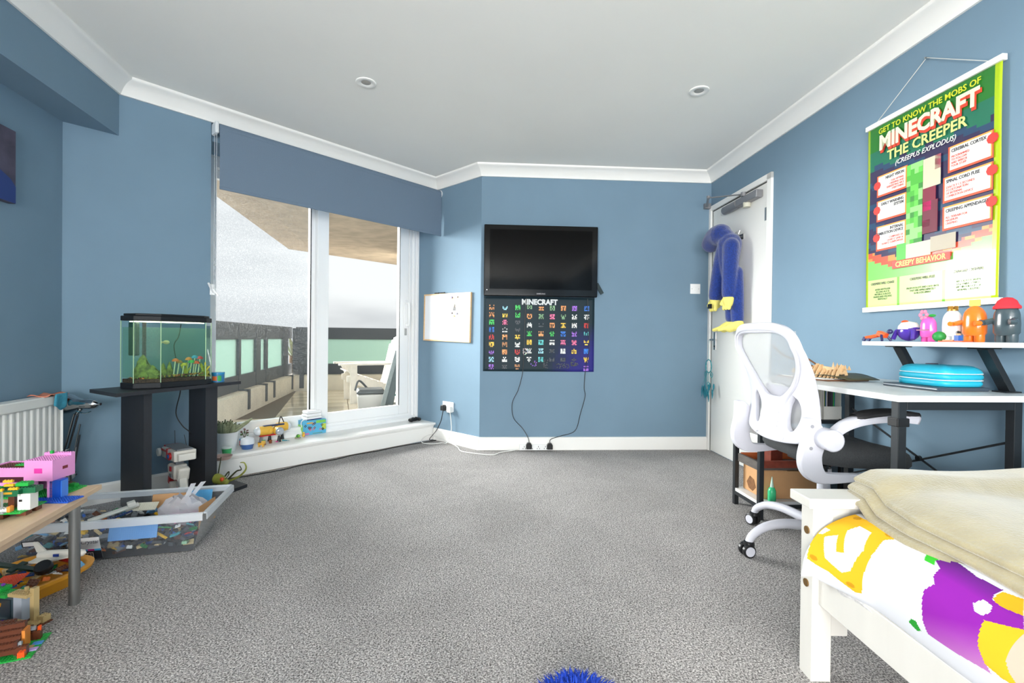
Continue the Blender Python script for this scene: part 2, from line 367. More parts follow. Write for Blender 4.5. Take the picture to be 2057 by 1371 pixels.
# ledge: boxed step that the window stands on
wbox('sill_box', MB().prismx([(.012, 0), (.012, .12), (.004, .128), (.004, .14), (.3, .14), (.3, 0)], -1.834, -.003), m_white)
wbox('sill_board', MB().prismx([(-.008, .136), (-.012, .141), (-.012, .153), (-.008, .158), (.3, .158), (.3, .136)], -1.834, .006), m_white)
wbox('upstand', MB().prismx([(d0-.02, .15), (d0-.02, .178), (d0-.005, .2), (d0+.1, .2), (d0+.1, .15)], -1.85, 0), m_upvc)
# ---- door in the right wall, close to the far corner
Dr = thing('door_1', 'plain white door with overhead closer in the far right corner', 'door', (B.x, B.y, 0), ROT['right'], kind='structure')
m_door = M('white_satin_door', (236, 235, 230), .4)
MB().box(.0, .035, -.02, .0, 0, 2.105).box(.84, .89, -.018, .0, 0, 2.105).box(.0, .89, -.018, .0, 2.062, 2.105).build('door_frame', m_white, Dr, bevel=.002)
MB().box(.035, .05, -.012, .0, 0, 2.06).box(.825, .84, -.008, 0, 0, 2.06).build('door_stop', m_white, Dr)
leaf = MB().box(.053, .822, -.006, .0, .006, 2.052).build('door_leaf', m_door, Dr, bevel=.001)
MB().box(.05, .825, -.003, -.001, 2.053, 2.061).box(.0495, .0525, -.0095, -.001, .004, 2.06).build('shadow_gap', M('dark_gap', (70, 70, 70), .9), Dr)
chrome = M('brushed_chrome', (190, 190, 188), .28, 1)
h_ = MB().box(.098, .138, -.014, -.006, .87, 1.02).build('handle_plate', chrome, Dr, bevel=.002)
MB().cyl((.118, -.01, .955), (.118, -.05, .955), .009, n=12).tube([(.118, -.05, .955), (.16, -.052, .955), (.215, -.05, .952)], .008, 10).build('lever', chrome, h_, smooth=True)
MB().cyl((.118, -.012, .9), (.118, -.018, .9), .007, n=10).build('keyhole', MATS['dark_gap'], h_)
MB().box(.808, .824, -.011, -.004, 1.79, 1.88).build('hinge', chrome, Dr)
m_clo = M('grey_metal_paint', (140, 140, 143), .4, .4)
cl = MB().box(.5, .78, -.058, -.006, 1.965, 2.02).build('closer_body', m_clo, Dr, bevel=.006)
MB().cyl((.5, -.034, 1.993), (.3, -.034, 1.993), .032, n=16).build('closer_cylinder', m_clo, cl, smooth=True)
MB().cyl((.62, -.034, 1.935), (.62, -.034, 1.97), .026, n=16).build('closer_cap', M('cream_plastic', (205, 203, 185), .5), cl, smooth=True)
MB().bar((.6, -.06, 2.035), (.36, -.2, 2.075), .022, .006).bar((.36, -.2, 2.083), (.02, -.05, 2.1), .018, .006).cyl((.6, -.05, 2.02), (.6, -.05, 2.05), .018, n=12).cyl((.36, -.2, 2.07), (.36, -.2, 2.09), .014, n=12).build('closer_arm', m_clo, Dr)
MB().box(-.003, .035, -.07, -.018, 2.085, 2.13).build('closer_bracket', m_clo, Dr, bevel=.002)
# ---- downlights
for (x, y, lb) in ((-.85, 2.715, 'round white recessed ceiling downlight nearer the window'), (1.072, 2.765, 'round white recessed ceiling downlight nearer the door')):
    t = thing('ceiling_downlight', lb, 'light', (x, y, ZCEIL), 0, 'recessed ceiling downlights')
    MB().lathe([(.026, .0), (.028, -.002), (.052, -.006), (.056, -.004), (.057, 0)], n=32).build('bezel', m_white, t, smooth=True)
    MB().lathe([(0, -.0015), (.02, -.0025), (.027, -.001), (.027, .0)], n=24).build('lens', M('frosted_lens', (165, 163, 158), .3), t, smooth=True)
# ================================================================== BALCONY OUTSIDE
m_tile = M('wet_beige_tile', (226, 212, 190), .12, noise=(2.2, .18), bump=(6, .05))
m_conc = M('weathered_concrete', (190, 176, 158), .9, noise=(5, .16, 6), bump=(40, .3))
m_cream = M('cream_render', (240, 230, 212), .85, noise=(6, .06), bump=(90, .15))
m_rail = M('dark_grey_rail', (84, 88, 94), .5, noise=(160, .35, 1))
ZD = .02
bal = struct(tag(MB().prism([(-8, 4.9), F_(D-DW*.6+DS*.37), F_(C+DS*.385), (1.5, 6.4), (1.5, 14), (-8, 14)], -.25, ZD-.012).build('balcony_deck', M('grey_grout', (120, 110, 98), .9)), 'wet beige tiled balcony deck outside the window', 'floor'))
tile_me = MB().box(-.197, .197, -.197, .197, ZD-.02, ZD).build('tile', m_tile, bal, bevel=.003)
cs, sn_ = cos(radians(20)), sin(radians(20)); first = True
KU = V2(-.2185, .9758); KI = V2(-3.01, 5.0)     # kerb line of the left parapet
for i in range(-6, 9):
    for j in range(-3, 12):
        x, y = -3.2+.4*(i*cs-j*sn_), 6.2+.4*(i*sn_+j*cs)
        p = V2(x, y)
        if (p-C).dot(DS) < .72 or x > .3 or y > 9.6: continue
        side = (p-KI).dot(V2(KU.y, -KU.x))
        if side < .22 or (p-V2(-3.69, 8.03)).dot(KU) > .05: continue
        o = tile_me if first else tile_me.copy()
        if not first: COL.objects.link(o)
        o.location = (x, y, random.uniform(-.0015, .0015)); o.rotation_euler = (0, 0, radians(20)); first = False
# parapet: left run (parallel to the left wall) and far run, cream kerb + dark rail with obscured glass
CR = V2(-3.69, 8.03)
def parapet(name, p, q, label, posts, inward, ext=0.):
    d = (q-p); L = d.length; a = atan2(d.y, d.x)
    t = thing(name, label, 'balustrade', (p.x, p.y, 0), a)
    s = inward
    MB().prismx([(0, -.0), (0, .27), (s*-.04, .285), (s*-.34, .285), (s*-.34, 0)], 0, L).build('kerb', m_cream, t)
    y0, y1 = sorted((s*-.1, s*-.16))
    MB().box(0, L+ext, y0, y1, .9, 1.1).build('top_rail', m_rail, t, bevel=.004)
    MB().box(0, L+ext, y0, y1, .285, .47).build('bottom_rail', m_rail, t, bevel=.004)
    ys = (y0+y1)/2; prev = 0
    for (x, w) in posts:
        b = MB().box(x-w/2, x+w/2, y0-.005, y1+.005, .2, 1.08).build('post', m_rail, t)
        yy0, yy1 = sorted((s*.012, s*-.18))
        MB().box(x-.035, x+.035, yy0, yy1, .285, .297).box(x-.035, x+.035, *sorted((s*.001, s*.013)), .06, .297).build('post_strap', m_rail, b)
        if x-prev > .1: MB().box(prev+.02, x-w/2, ys-.006, ys+.006, .46, .91).build('glass_panel', MG('obscured_glass', (176, 196, 188), .08, .1, haze=.6, hazec=(168, 184, 176)), t)
        prev = x+w/2
    if L-prev > .1: MB().box(prev, L-.02, ys-.006, ys+.006, .46, .91).build('glass_panel', MATS['obscured_glass'], t)
    return t
P0 = KI-KU*1.9
Lc = (CR-P0).length
parapet('parapet', P0, CR, 'cream kerb with dark rail and misted glass panels running away on the left', [(.5, .07), (1.2, .07), (2.62, .07), (3.35, .2), (3.75, .09), (4.85, .3)], -1, .3)
KF = V2(KU.y, -KU.x); q = CR+KF*6.
parapet('parapet', CR, q, 'cream kerb with dark rail and misted glass panels across the far end', [(.12, .34), (3.9, .09)], -1)
# roof slab overhead
ov = thing('balcony_roof', 'weathered concrete slab jutting out over the balcony', 'roof', (0, 0, 0))
OC = V2(-4.02, 8.5); ovp = [F_(OC), F_(OC+V2(.66, .75)*6), (2.0, 12), (1.5, 5.2), F_(C+DS*.38), F_(D+DS*.38), F_(OC-V2(-.2125, .977)*6.6)]
MB().prism(ovp, 2.5, 2.85).build('slab', m_conc, ov)
MB().prism([F_(OC+V2(.5, -.25)), F_(OC+V2(.66, .75)*5.5+V2(.2, -.4)), (1.4, 9), (1.2, 5.4), F_(C+DS*.5), F_(D+DS*.5+DW*.5)], 2.47, 2.5).build('soffit_band', m_conc, ov)
tag(MB().box(-2.05, -1.2, 8.6, 9.2, ZD, 2.5).build('balcony_wall', m_cream), 'cream rendered wall end closing the balcony on the right', 'wall', kind='structure')
# adirondack chair
ac = thing('garden_chair', 'weathered white slatted garden armchair on the balcony', 'chair', (-2.02, 6.95, ZD), radians(-62))
m_ac = M('weathered_white_wood', (245, 238, 228), .7, noise=(14, .06))
# local: -y = front, seat slopes down to the back
for x in (-.27, .27):
    MB().box(x-.02, x+.02, -.38, -.29, 0, .53).build('front_leg', m_ac, ac)
    MB().prismx([(-.42, .3), (-.42, .38), (-.3, .4), (.5, .1), (.5, .0), (.42, .0)], x*.88-.012, x*.88+.012).build('side_rail', m_ac, ac)
    MB().prismx([(-.36, .36), (-.29, .36), (-.29, .53), (-.44, .53)], x-.012, x+.012).build('arm_bracket', m_ac, ac)
    MB().prism([(x-.07, -.5), (x-.05, -.53), (x+.05, -.53), (x+.07, -.5), (x+.06, 0), (x+.03, .32), (x-.03, .32), (x-.06, 0)], .53, .555).build('arm', m_ac, ac)
    MB().bar((x, .26, .53), (x, .3, .02), .03, .06).build('rear_post', m_ac, ac)
for k in range(7):
    y = -.4+k*.088; MB().cbox((0, y, .405-(y+.3)*.37), (.52, .075, .018), rx=-.35).build('seat_slat', m_ac, ac)
for k in range(7):
    x = (k-3)*.078; hgt = .93-.012*(k-3)**2
    MB().bar((x*.8, .14, .2), (x*1.1, .14+.42*(hgt-.2)*.6+.0, hgt), .066, .016, up=(0, 1, 0)).build('back_slat', m_ac, ac)
MB().box(-.32, .32, .27, .3, .5, .56).build('back_rail', m_ac, ac); MB().box(-.26, .26, .15, .18, .22, .28).build('lower_rail', m_ac, ac)
# bin
bn = thing('waste_bin', 'pale grey plastic bin with a dark grey lid on the balcony', 'bin', (-1.58, 5.3, ZD), radians(20))
m_bin = M('pale_grey_plastic', (196, 192, 186), .5); m_lid = M('dark_grey_plastic', (92, 95, 96), .45)
MB().lathe([(.17, 0), (.2, .27), (.2, .3)], n=4).build('body', m_bin, bn, bevel=.02); bn.rotation_euler.z += pi/4
ld = MB().lathe([(.215, .3), (.215, .325), (.18, .35), (.0, .36)], n=4).build('lid', m_lid, bn, bevel=.015)
MB().tube(spline([(-.1, .13, .33), (-.02, .15, .43), (.1, .13, .33)], 5), .012, 6).build('handle', m_lid, ld)
tag(MB().lathe([(0, 0), (.055, 0), (.06, .02), (.06, .2), (.045, .24), (.02, .25), (.02, .29), (0, .29)], (-1.3, 5.52, .2), 18).build('spray_bottle', M('white_bottle', (228, 230, 226), .4), smooth=True), 'white plastic bottle with red and green print behind the bin', 'bottle')
bb = bpy.data.objects['spray_bottle']; bb.location.z = .0
MB().box(-1.345, -1.255, 5.455, 5.462, .36, .385).build('red_print', M('print_red', (190, 70, 60), .5), bb)
MB().box(-1.345, -1.255, 5.455, 5.462, .27, .29).build('green_print', M('print_teal', (70, 150, 140), .5), bb)
tag(MB().box(-1.42, -1.18, 5.42, 5.66, ZD, .2).build('storage_crate', m_bin, bevel=.01), 'pale crate under the bottle on the balcony', 'crate')
m_fold = M('folded_grey_frame', (112, 118, 116), .5, noise=(60, .1))
for k, (x, y, l) in enumerate(((-1.42, 5.02, 'nearest'), (-1.28, 5.06, 'middle'), (-1.14, 5.1, 'rightmost'))):
    f = thing('folded_lounger', 'grey folded garden lounger leaning by the window frame, %s of three' % l, 'lounger', (x, y, ZD), radians(20), 'folded grey loungers')
    MB().bar((0, -.03, 0), (.2, 0, .78-.06*k), .045, .022, up=(0, 1, 0)).build('side_frame', m_fold, f, bevel=.004)
    MB().bar((.05, .05, 0), (.22, .09, .76-.06*k), .045, .022, up=(0, 1, 0)).build('side_frame', m_fold, f, bevel=.004)
    MB().bar((.12, .03, .2), (.2, .04, .68-.06*k), .09, .03, up=(0, 1, 0)).build('folded_seat', M('grey_sling', (90, 96, 96), .8), f, bevel=.006)
# palm tops beyond the rail
m_palm = M('palm_green', (150, 158, 128), .7); random.seed(3)
for (cx_, cy_, cz, r, lb) in ((-5.55, 12.0, 1.0, .85, 'larger spiky palm top behind the balcony corner'), (-7.6, 13.4, .8, .8, 'smaller spiky palm top to the left of the other')):
    p = thing('palm_tree', lb, 'palm', (cx_, cy_, -.6), 0, 'palm tops beyond the rail')
    for k in range(26):
        a = random.uniform(0, 2*pi); el = random.uniform(.35, 1.4); L = r*random.uniform(.7, 1.05); w = .02
        d = Vector((cos(a)*cos(el), sin(a)*cos(el), sin(el))); q0 = Vector((0, 0, cz)); q1 = q0+d*L*.6; q2 = q0+d*L+Vector((0, 0, -.12*L))
        s = d.cross(Vector((0, 0, 1))).normalized()*w*1.6
        MB()._add([q0-s*.4, q0+s*.4, q1+s, q1-s, q2], [(0, 1, 2, 3), (3, 2, 4)]).build('frond', m_palm, p, solid=.004)
    MB().cyl((0, 0, -1.5), (0, 0, cz+.05), .12, .09, 10).build('trunk', M('palm_trunk', (110, 90, 70), .9), p)
# ================================================================== WALL-MOUNTED THINGS
m_blk = M('black_plastic', (20, 20, 22), .35); m_pr = MV('print', .35); m_prm = MV('print_matt', .55)
# ---- roller blind
rb = wthing('roller_blind', 'slate blue roller blind half lowered over the window', 'blind', 'window', -.91, 2.266)
m_bl = M('slate_blue_blind_fabric', (106, 124, 143), .8, noise=(300, .05, 1))
MB().cyl((-.9, -.05, 0), (.895, -.05, 0), .032, n=20).build('roller', m_bl, rb, smooth=True)
MB().box(-.9, .895, -.0835, -.0815, -.385, -.012).build('fabric', m_bl, rb)
MB().box(-.9, .895, -.087, -.078, -.392, -.372).build('bottom_bar', m_bl, rb, bevel=.002)
MB().box(-.925, -.903, -.085, .0, -.04, .035).build('bracket', M('clear_white_plastic', (222, 226, 228), .3), rb, bevel=.008)
MB().lathe([(.0, .898), (.034, .898), (.036, .905), (.03, .915), (0, .917)], (0, -.05, 0), 20, 'X').build('end_cap', MATS['clear_white_plastic'], rb, smooth=True)
MB().tube([(-.914, -.07, -.03), (-.914, -.07, -1.02)], .0018, 6).tube([(-.914, -.03, -.03), (-.914, -.03, -1.02)], .0018, 6).build('chain', M('chain_grey', (190, 195, 200), .4), rb)
cl_ = MB().box(-.93, -.9, -.012, 0, -1.06, -.99).build('chain_cleat', m_upvc, rb, bevel=.003)
MB().bar((-.915, -.012, -1.045), (-.945, -.03, -.985), .008, .008).bar((-.915, -.012, -1.02), (-.885, -.03, -1.065), .008, .008).build('hook', m_upvc, cl_)
# ---- television
tv = wthing('television', 'black flat-screen television mounted on the blue wall', 'television', 'back', .503, 1.3)
m_tv = M('piano_black', (9, 9, 10), .12, spec=.25)
MB().box(-.478, .478, -.075, -.03, 0, .593).build('casing', m_tv, tv, bevel=.006)
MB().box(-.43, .43, -.0765, -.074, .058, .553).build('screen', M('dark_screen', (4, 4, 5), .1, spec=.12), tv)
MB().box(-.3, .3, -.03, 0, .12, .45).build('wall_mount', m_blk, tv)
text('SAMSUNG', .016, M('silver_print', (150, 150, 152), .4), tv, (.0, -.0758, .022), bold=.0003)
MB().lathe([(0, 0), (.005, 0), (.005, .002), (0, .002)], (-.452, -.077, .05), 10, 'Y').build('standby_light', M('led_off', (210, 210, 210), .3), tv)
MB().bar((.478, -.04, .12), (.53, -.03, .035), .03, .01, up=(0, 1, 0)).build('strap', M('dark_teal_strap', (28, 50, 56), .6), tv)
# ---- dark poster under the television
pw = .948; ph = .632
dp = wthing('poster', 'dark wall poster of little pixel pictures below the television', 'poster', 'back', .5, .668)
bg = MB(); N_ = 40; Mz = 26; random.seed(11)
for i in range(N_):
    for j in range(Mz):
        u, v = (i+.5)/N_, (j+.5)/Mz; k = max(0, (u-.55)/.45)*max(0, 1-v*1.5); k = min(1, k*1.7+(.12*random.random() if k > .15 else 0)); w_ = max(0, .5-u)*v*.25
        bg.col = rgb((30+14*k+70*w_, 48-6*k+60*w_, 56+66*k+55*w_))
        x0, x1, z0, z1 = -pw/2+pw*i/N_, -pw/2+pw*(i+1)/N_, ph*j/Mz, ph*(j+1)/Mz
        f = lambda x, z: -.004-.006*max(0, (-x-.3)/.17)*sin(pi*z/ph)
        bg.quad((x0, f(x0, z0), z0), (x1, f(x1, z0), z0), (x1, f(x1, z1), z1), (x0, f(x0, z1), z1))
bg.build('sheet', MV('poster_print_satin', .5, .2), dp, smooth=True, doubles=True, solid=.0012)
text('MINECRAFT', .062, M('poster_white', (226, 230, 230), .5), dp, (.0, -.0115, .588), bold=.003, sx=.92)
# little pixel pictures: plain clusters of coloured squares
pal = {'o': (222, 150, 92), 'c': (150, 205, 226), 'g': (64, 190, 90), 'w': (220, 222, 220), 'y': (226, 186, 70), 'b': (40, 110, 200), 'p': (226, 110, 150), 'v': (150, 100, 200), 'r': (190, 50, 50), 'k': (70, 76, 82), 'm': (120, 160, 120), 't': (90, 190, 190), 'n': (170, 120, 80)}
cols = [(-.405, 'oogbryvcv'), (-.293, 'cypwonowk'), (-.185, 'ggkkywrwn'), (-.085, 'mowgyww'), (.015, 'omkotct'), (.11, 'mpogwkk'), (.205, 'omybpwk'), (.3, 'vwwvpyk'), (.405, 'bwrtybyv')]
sp = MB(); random.seed(5); cell = .0085
for x, s in cols:
    for r_, ch in enumerate(s):
        zc = .53-.073*r_*(1 if len(s) < 9 else .86); base_c = pal[ch]; q = 4 if ch != 'k' else 3
        pat = [[random.random() < .72 for _ in range(2)]+[random.random() < .5] for _ in range(q)]
        for rr in range(q):
            for cc in range(5):
                if not pat[rr][min(cc, 4-cc)]: continue
                f_ = random.choice((1, 1, .8, 1.18)); sp.col = rgb(tuple(min(255, v*f_) for v in base_c))
                x0 = x+(cc-2.5)*cell; z0 = zc-(rr-q/2)*cell*1.25
                sp.box(x0, x0+cell, -.0135, -.0108, z0, z0+cell*1.25)
for (x, z, w, h, c_) in ((-.11, .165, .06, .055, 'w'), (.2, .05, .11, .045, 'k'), (.3, .06, .07, .04, 'k'), (.05, .06, .04, .07, 'k'), (-.05, .05, .05, .08, 'v')):
    for k in range(26 if c_ in 'kw' else 9):
        sp.col = rgb(tuple(min(255, v*random.uniform(.8, 1.1)) for v in pal[c_])); a = x+random.uniform(-w, w)/2; b = z+random.uniform(-h, h)/2
        sp.box(a, a+cell, -.0135, -.0108, b, b+cell*.9)
sp.build('pixel_print', m_prm, dp)
# ---- light switch
ls = wthing('light_switch', 'square white light switch beside the door', 'switch', 'back', 1.857, 1.394)
MB().box(-.044, .044, -.009, 0, -.043, .043).build('plate', m_upvc, ls, bevel=.002)
MB().box(-.007, .007, -.014, -.008, -.012, .012).build('rocker', m_upvc, ls, bevel=.001)
for x in (-.03, .03): MB().lathe([(0, 0), (.003, 0), (.003, .001), (0, .001)], (x, -.0098, 0), 8, 'Y').build('screw', MATS['satin_nickel'], ls)
# ---- whiteboard on the short wall
wb = wthing('whiteboard', 'small wood-framed whiteboard with a note pinned on it', 'whiteboard', 'short', .163, 1.13); wb.rotation_euler = (0, radians(1.2), ROT['short'])
m_pine = M('pale_pine', (222, 184, 136), .5, noise=(30, .1), aniso=(1, 1, 8))
MB().box(-.312, .312, -.012, -.002, -.205, .205).build('board', M('whiteboard_enamel', (240, 242, 246), .2), wb)
for b in ((-.325, .325, .205, .218), (-.325, .325, -.218, -.205)): MB().box(b[0], b[1], -.018, 0, b[2], b[3]).build('frame_rail', m_pine, wb, bevel=.002)
for b in ((-.325, -.312), (.312, .325)): MB().box(b[0], b[1], -.018, 0, -.205, .205).build('frame_stile', m_pine, wb, bevel=.002)
nt_ = MB().box(.062, .165, -.0135, -.0122, .015, .19).build('note', M('cream_paper', (238, 232, 220), .8), wb)
pp = MB()
for (x0, x1, z0, z1, c) in ((.075, .152, .15, .178, (196, 160, 120)), (.088, .14, .055, .135, (205, 205, 200)), (.102, .126, .09, .13, (120, 90, 70)), (.095, .133, .06, .09, (90, 90, 95))):
    pp.col = rgb(c); pp.box(x0, x1, -.0145, -.0134, z0, z1)
pp.build('note_print', m_prm, nt_)
for (x, z, c) in ((.075, .18, (70, 40, 130)), (.15, .182, (90, 60, 40)), (.08, .04, (60, 40, 60)), (.11, .012, (230, 190, 60)), (.15, .035, (60, 60, 120))):
    k = MB(); k.lathe([(0, 0), (.009, .0), (.009, .006), (.0, .008)], (x, -.0135, z), 10, 'Y'); k.mx = None
    o = k.build('magnet', M('magnet_%d%d%d' % c, c, .4), wb); o.location.y -= .008
dl_ = MB(); random.seed(2)
for pts in ([(-.02, -.17), (.06, -.12), (.12, -.1), (.2, -.06), (.3, .0)], [(.05, -.18), (.14, -.13), (.2, -.12), (.28, -.17)], [(.12, -.1), (.15, -.14), (.2, -.1), (.24, -.08)], [(.1, -.19), (.18, -.16), (.3, -.19)]):
    dl_.tube(spline([(x, -.0122, z) for x, z in pts], 5), .0011, 4)
dl_.build('pen_drawing', M('pen_grey', (120, 120, 128), .7), wb)
for x, c in ((-.14, (30, 30, 34)), (-.06, (40, 40, 46))): MB().cyl((x-.03, -.012, .224), (x+.03, -.012, .224), .0065, n=8).build('marker_pen', m_blk, wb)
# ---- double socket with plugs
sk = wthing('wall_socket', 'white double wall socket above the baseboard', 'socket', 'short', .195, .327)
MB().box(-.073, .073, -.011, 0, -.043, .043).build('plate', m_upvc, sk, bevel=.003)
for x in (-.028, .028): MB().box(x-.006, x+.006, -.014, -.01, .01, .026).build('rocker', m_upvc, sk, bevel=.001)
def plug(name, label, mat, loc, rot, cord_pts, r=.0035, up=False):
    t = thing(name, label, 'cable', loc, rot)
    MB().prismy([(-.024, -.024), (.024, -.024), (.024, .01), (.014, .028), (-.014, .028), (-.024, .01)], -.034, 0).build('plug', mat, t, bevel=.004)
    im = (Matrix.Translation(loc) @ Matrix.Rotation(rot, 4, 'Z')).inverted()
    MB().tube([im @ Vector(p) for p in spline(cord_pts, 8)], r, 8).build('cord', mat, t, smooth=True)
    return t
m_wc = M('white_cable', (236, 236, 232), .45)
nw = V2(.741, -.671)
def ledge(t, off, z=.006): p = C-DW*t+V2(cos(ROT['window']-pi/2), sin(ROT['window']-pi/2))*off; return (p.x, p.y, z)
plug('black_mains_lead', 'black mains lead from the wall socket along the foot of the ledge', m_blk, on_wall('short', .155, .012, .312), ROT['short'],
     [on_wall('short', .155, .03, .29), on_wall('short', .15, .035, .25), on_wall('short', .125, .03, .19), on_wall('short', .08, .045, .1), on_wall('short', .05, .1, .02), ledge(.04, .07), ledge(.2, .05), ledge(.45, .035), ledge(.62, .045), ledge(.85, .03), ledge(1.02, .055), ledge(1.25, .035), ledge(1.4, .06), ledge(1.6, .05), ledge(1.75, .03), ledge(1.95, .03)])
plug('white_extension_lead', 'white lead from the wall socket looping to the power strip', m_wc, on_wall('short', .245, .012, .305), ROT['short'],
     [on_wall('short', .25, .03, .285), on_wall('short', .262, .026, .2), on_wall('short', .268, .03, .12), on_wall('short', .25, .06, .02), (-.62, 4.235, .006), (-.7, 4.19, .006), (-.79, 4.21, .012), (-.8, 4.3, .03), (-.745, 4.36, .05), (-.66, 4.3, .03), (-.59, 4.25, .014), (-.54, 4.22, .008), (-.46, 4.08, .006), (-.41, 3.93, .006), (-.27, 3.85, .006), (-.15, 3.82, .006), (-.09, 3.9, .006), (-.02, 3.95, .006), (.06, 3.985, .012)])
# ---- power strip with two black plugs, leads of the television
ps = wthing('power_strip', 'white four-way power strip on the floor below the television', 'power strip', 'back', .47, 0, .035)
MB().box(-.13, .13, -.008, .025, .004, .05).build('housing', m_upvc, ps, bevel=.004)
for x in (-.09, -.03, .03, .09): MB().box(x-.012, x-.008, -.0095, -.007, .015, .025).box(x+.008, x+.012, -.0095, -.007, .015, .025).box(x-.002, x+.002, -.0095, -.007, .03, .042).build('outlet', M('slot_dark', (60, 60, 60), .8), ps)
bwp = lambda x, z, off=.02: on_wall('back', x, off, z)
plug('television_lead', 'thin black lead hanging from the television to the left plug', m_blk, on_wall('back', .418, .044, .045), ROT['back'],
     [bwp(.385, 1.29, .022), bwp(.375, 1.1, .018), bwp(.373, .861), bwp(.368, .789), bwp(.361, .66), bwp(.326, .514), bwp(.277, .404), bwp(.288, .277), bwp(.366, .186), bwp(.412, .11, .045), bwp(.418, .07, .07)], .0028)
plug('television_lead', 'thin black lead hanging from the television to the right plug', m_blk, on_wall('back', .594, .044, .042), ROT['back'],
     [bwp(.91, 1.29, .022), bwp(.917, 1.122), bwp(.928, .883), bwp(.899, .683), bwp(.89, .534), bwp(.899, .461), bwp(.861, .315), bwp(.816, .167), bwp(.697, .125, .03), bwp(.605, .1, .05), bwp(.594, .068, .07)], .0028)
# ---- picture on the left wall, only its edge in view
pic = wthing('wall_picture', 'dark blue canvas print on the left wall, cut by the frame edge', 'picture', 'left', -.65, 1.712)
MB().box(-.3, .3, -.03, 0, -.167, .167).build('canvas', M('dark_purple_grey_print', (74, 70, 88), .7, noise=(14, .3)), pic, bevel=.002)
o_ = MB(); o_.lathe([(0, 0), (.22, 0), (.22, .0008), (0, .0008)], (0, 0, 0), 28, 'Y')
cv = MB(); cv.col = rgb((32, 56, 120)); cv.prismy([(-.2, -.165), (.298, -.165), (.298, -.09), (.27, -.06), (.2, -.03), (.1, .0), (-.05, -.02), (-.15, -.08)], -.0312, -.0302); cv.build('painted_shape', m_prm, pic)
# ---- hanging poster on the right wall
hx = 2.02; pwid = .625
hp = wthing('hanging_poster', 'large green poster hung from white rails above the desk', 'poster', 'right', hx, 1.1)
MB().box(-.32, .32, -.028, -.006, .918, .942).build('top_rail', m_white, hp, bevel=.002)
MB().box(-.32, .32, -.03, -.006, 0, .024).build('bottom_rail', m_white, hp, bevel=.002)
MB().tube([(-.27, -.016, .94), (-.005, -.012, 1.115), (.27, -.016, .94)], .0018, 6).build('string', M('string', (205, 205, 200), .8), hp)
MB().lathe([(0, -.02), (.004, -.02), (.004, 0), (0, 0)], (-.005, 0, 1.115), 8, 'Y').build('nail', chrome, hp)
sh = MB(); nx_, nz_ = 48, 66
def pcol(u, v):
    """printed ground of the poster: green top, dark purple middle, red stepped ridge, pale green panels"""
    if u < .028 or u > .962: return (168, 196, 20)
    st = int(u*14); 
    top = .78+.035*((st*5) % 3)/2-.02
    if v > top: return (36, 118-40*max(0, .9-v), 40+60*max(0, .88-v)) if v > .86 else (32, 110, 84)
    ridge = .25+.012*abs(int(abs(u-.45)*16)-1)**1.3*.6
    if v > ridge: return (50, 44, 78) if ((v*9+u*1.6) % 1) > .28 else (40, 70, 100)
    if v > ridge-.055: return (214, 84, 60) if (st+int(v*60)) % 3 else (232, 140, 70)
    if v > .155: return (120, 190, 96)
    return (196, 218, 140) if min(abs(u-.31), abs(u-.66)) > .01 else (110, 180, 60)
for i in range(nx_):
    for j in range(nz_):
        u, v = (i+.5)/nx_, (j+.5)/nz_; sh.col = rgb(pcol(u, v))
        x0, x1 = -pwid/2+pwid*i/nx_, -pwid/2+pwid*(i+1)/nx_; z0, z1 = .022+.9*j/nz_, .022+.9*(j+1)/nz_
        f = lambda x, z: -.0165-.0015*sin(z*9+x*3)
        sh.quad((x0, f(x0, z0), z0), (x1, f(x1, z0), z0), (x1, f(x1, z1), z1), (x0, f(x0, z1), z1))
sh.build('sheet', MV('poster_print_gloss', .24, coat=.3), hp, smooth=True, doubles=True, solid=.001)
PY = -.027
mY = M('poster_yellow', (206, 214, 40), .5); mYl = M('poster_pale_yellow', (220, 226, 130), .5); mW = M('poster_ink_white', (238, 238, 230), .5); mR = M('poster_red', (214, 62, 44), .5); mK = M('poster_ink_dark', (52, 48, 60), .5); mO = M('poster_orange', (232, 150, 60), .5)
text('GET TO KNOW THE MOBS OF', .036, mY, hp, (.0, PY+.002, .885), bold=.0006, sx=.98)
text('MINECRAFT', .098, M('poster_title_red', (206, 60, 34), .5), hp, (.004, PY+.004, .812), bold=.005, sx=.9, extr=.001)
text('MINECRAFT', .098, M('poster_title', (226, 228, 196), .5), hp, (.0, PY+.001, .824), bold=.0035, sx=.9, extr=.001)
text('THE CREEPER', .064, mYl, hp, (.0, PY+.002, .748), bold=.0012, sx=.98)
text('(CREEPUS EXPLODUS)', .032, mW, hp, (.0, PY+.002, .7), shear=.3, sx=.92)
boxes = [(-.165, .617, .15, .088, 'NIGHT VISION', 'FOR OPTIMAL\nCREEPING AND\nIDENTIFYING NICE\nEVERYTHING', 'RIGHT'), (-.165, .495, .15, .086, 'EARLY WARNING\nSYSTEM', '', 'RIGHT'), (-.165, .36, .15, .105, 'INTERNAL\nCOMBUSTION DEVICE', 'COMPOSED OF\nQUARTZ SAND &\nQUARTZ GUNPOWDER', 'RIGHT'),
         (.2, .617, .16, .092, 'CEREBRAL CORTEX', 'PROGRAMMED\nTO FOLLOW\nAND WRECK\nYOUR STUFF', 'LEFT'), (.19, .495, .18, .092, 'SPINAL CORD FUSE', 'EXACTLY 1.5 SECONDS\nTO DETONATION\nOF INTERNAL\nCOMBUSTION DEVICE', 'LEFT'), (.19, .375, .18, .085, 'CREEPING APPENDAGES', 'ALL-TERRAIN FOR\nMAXIMUM\nCREEPING', 'LEFT')]
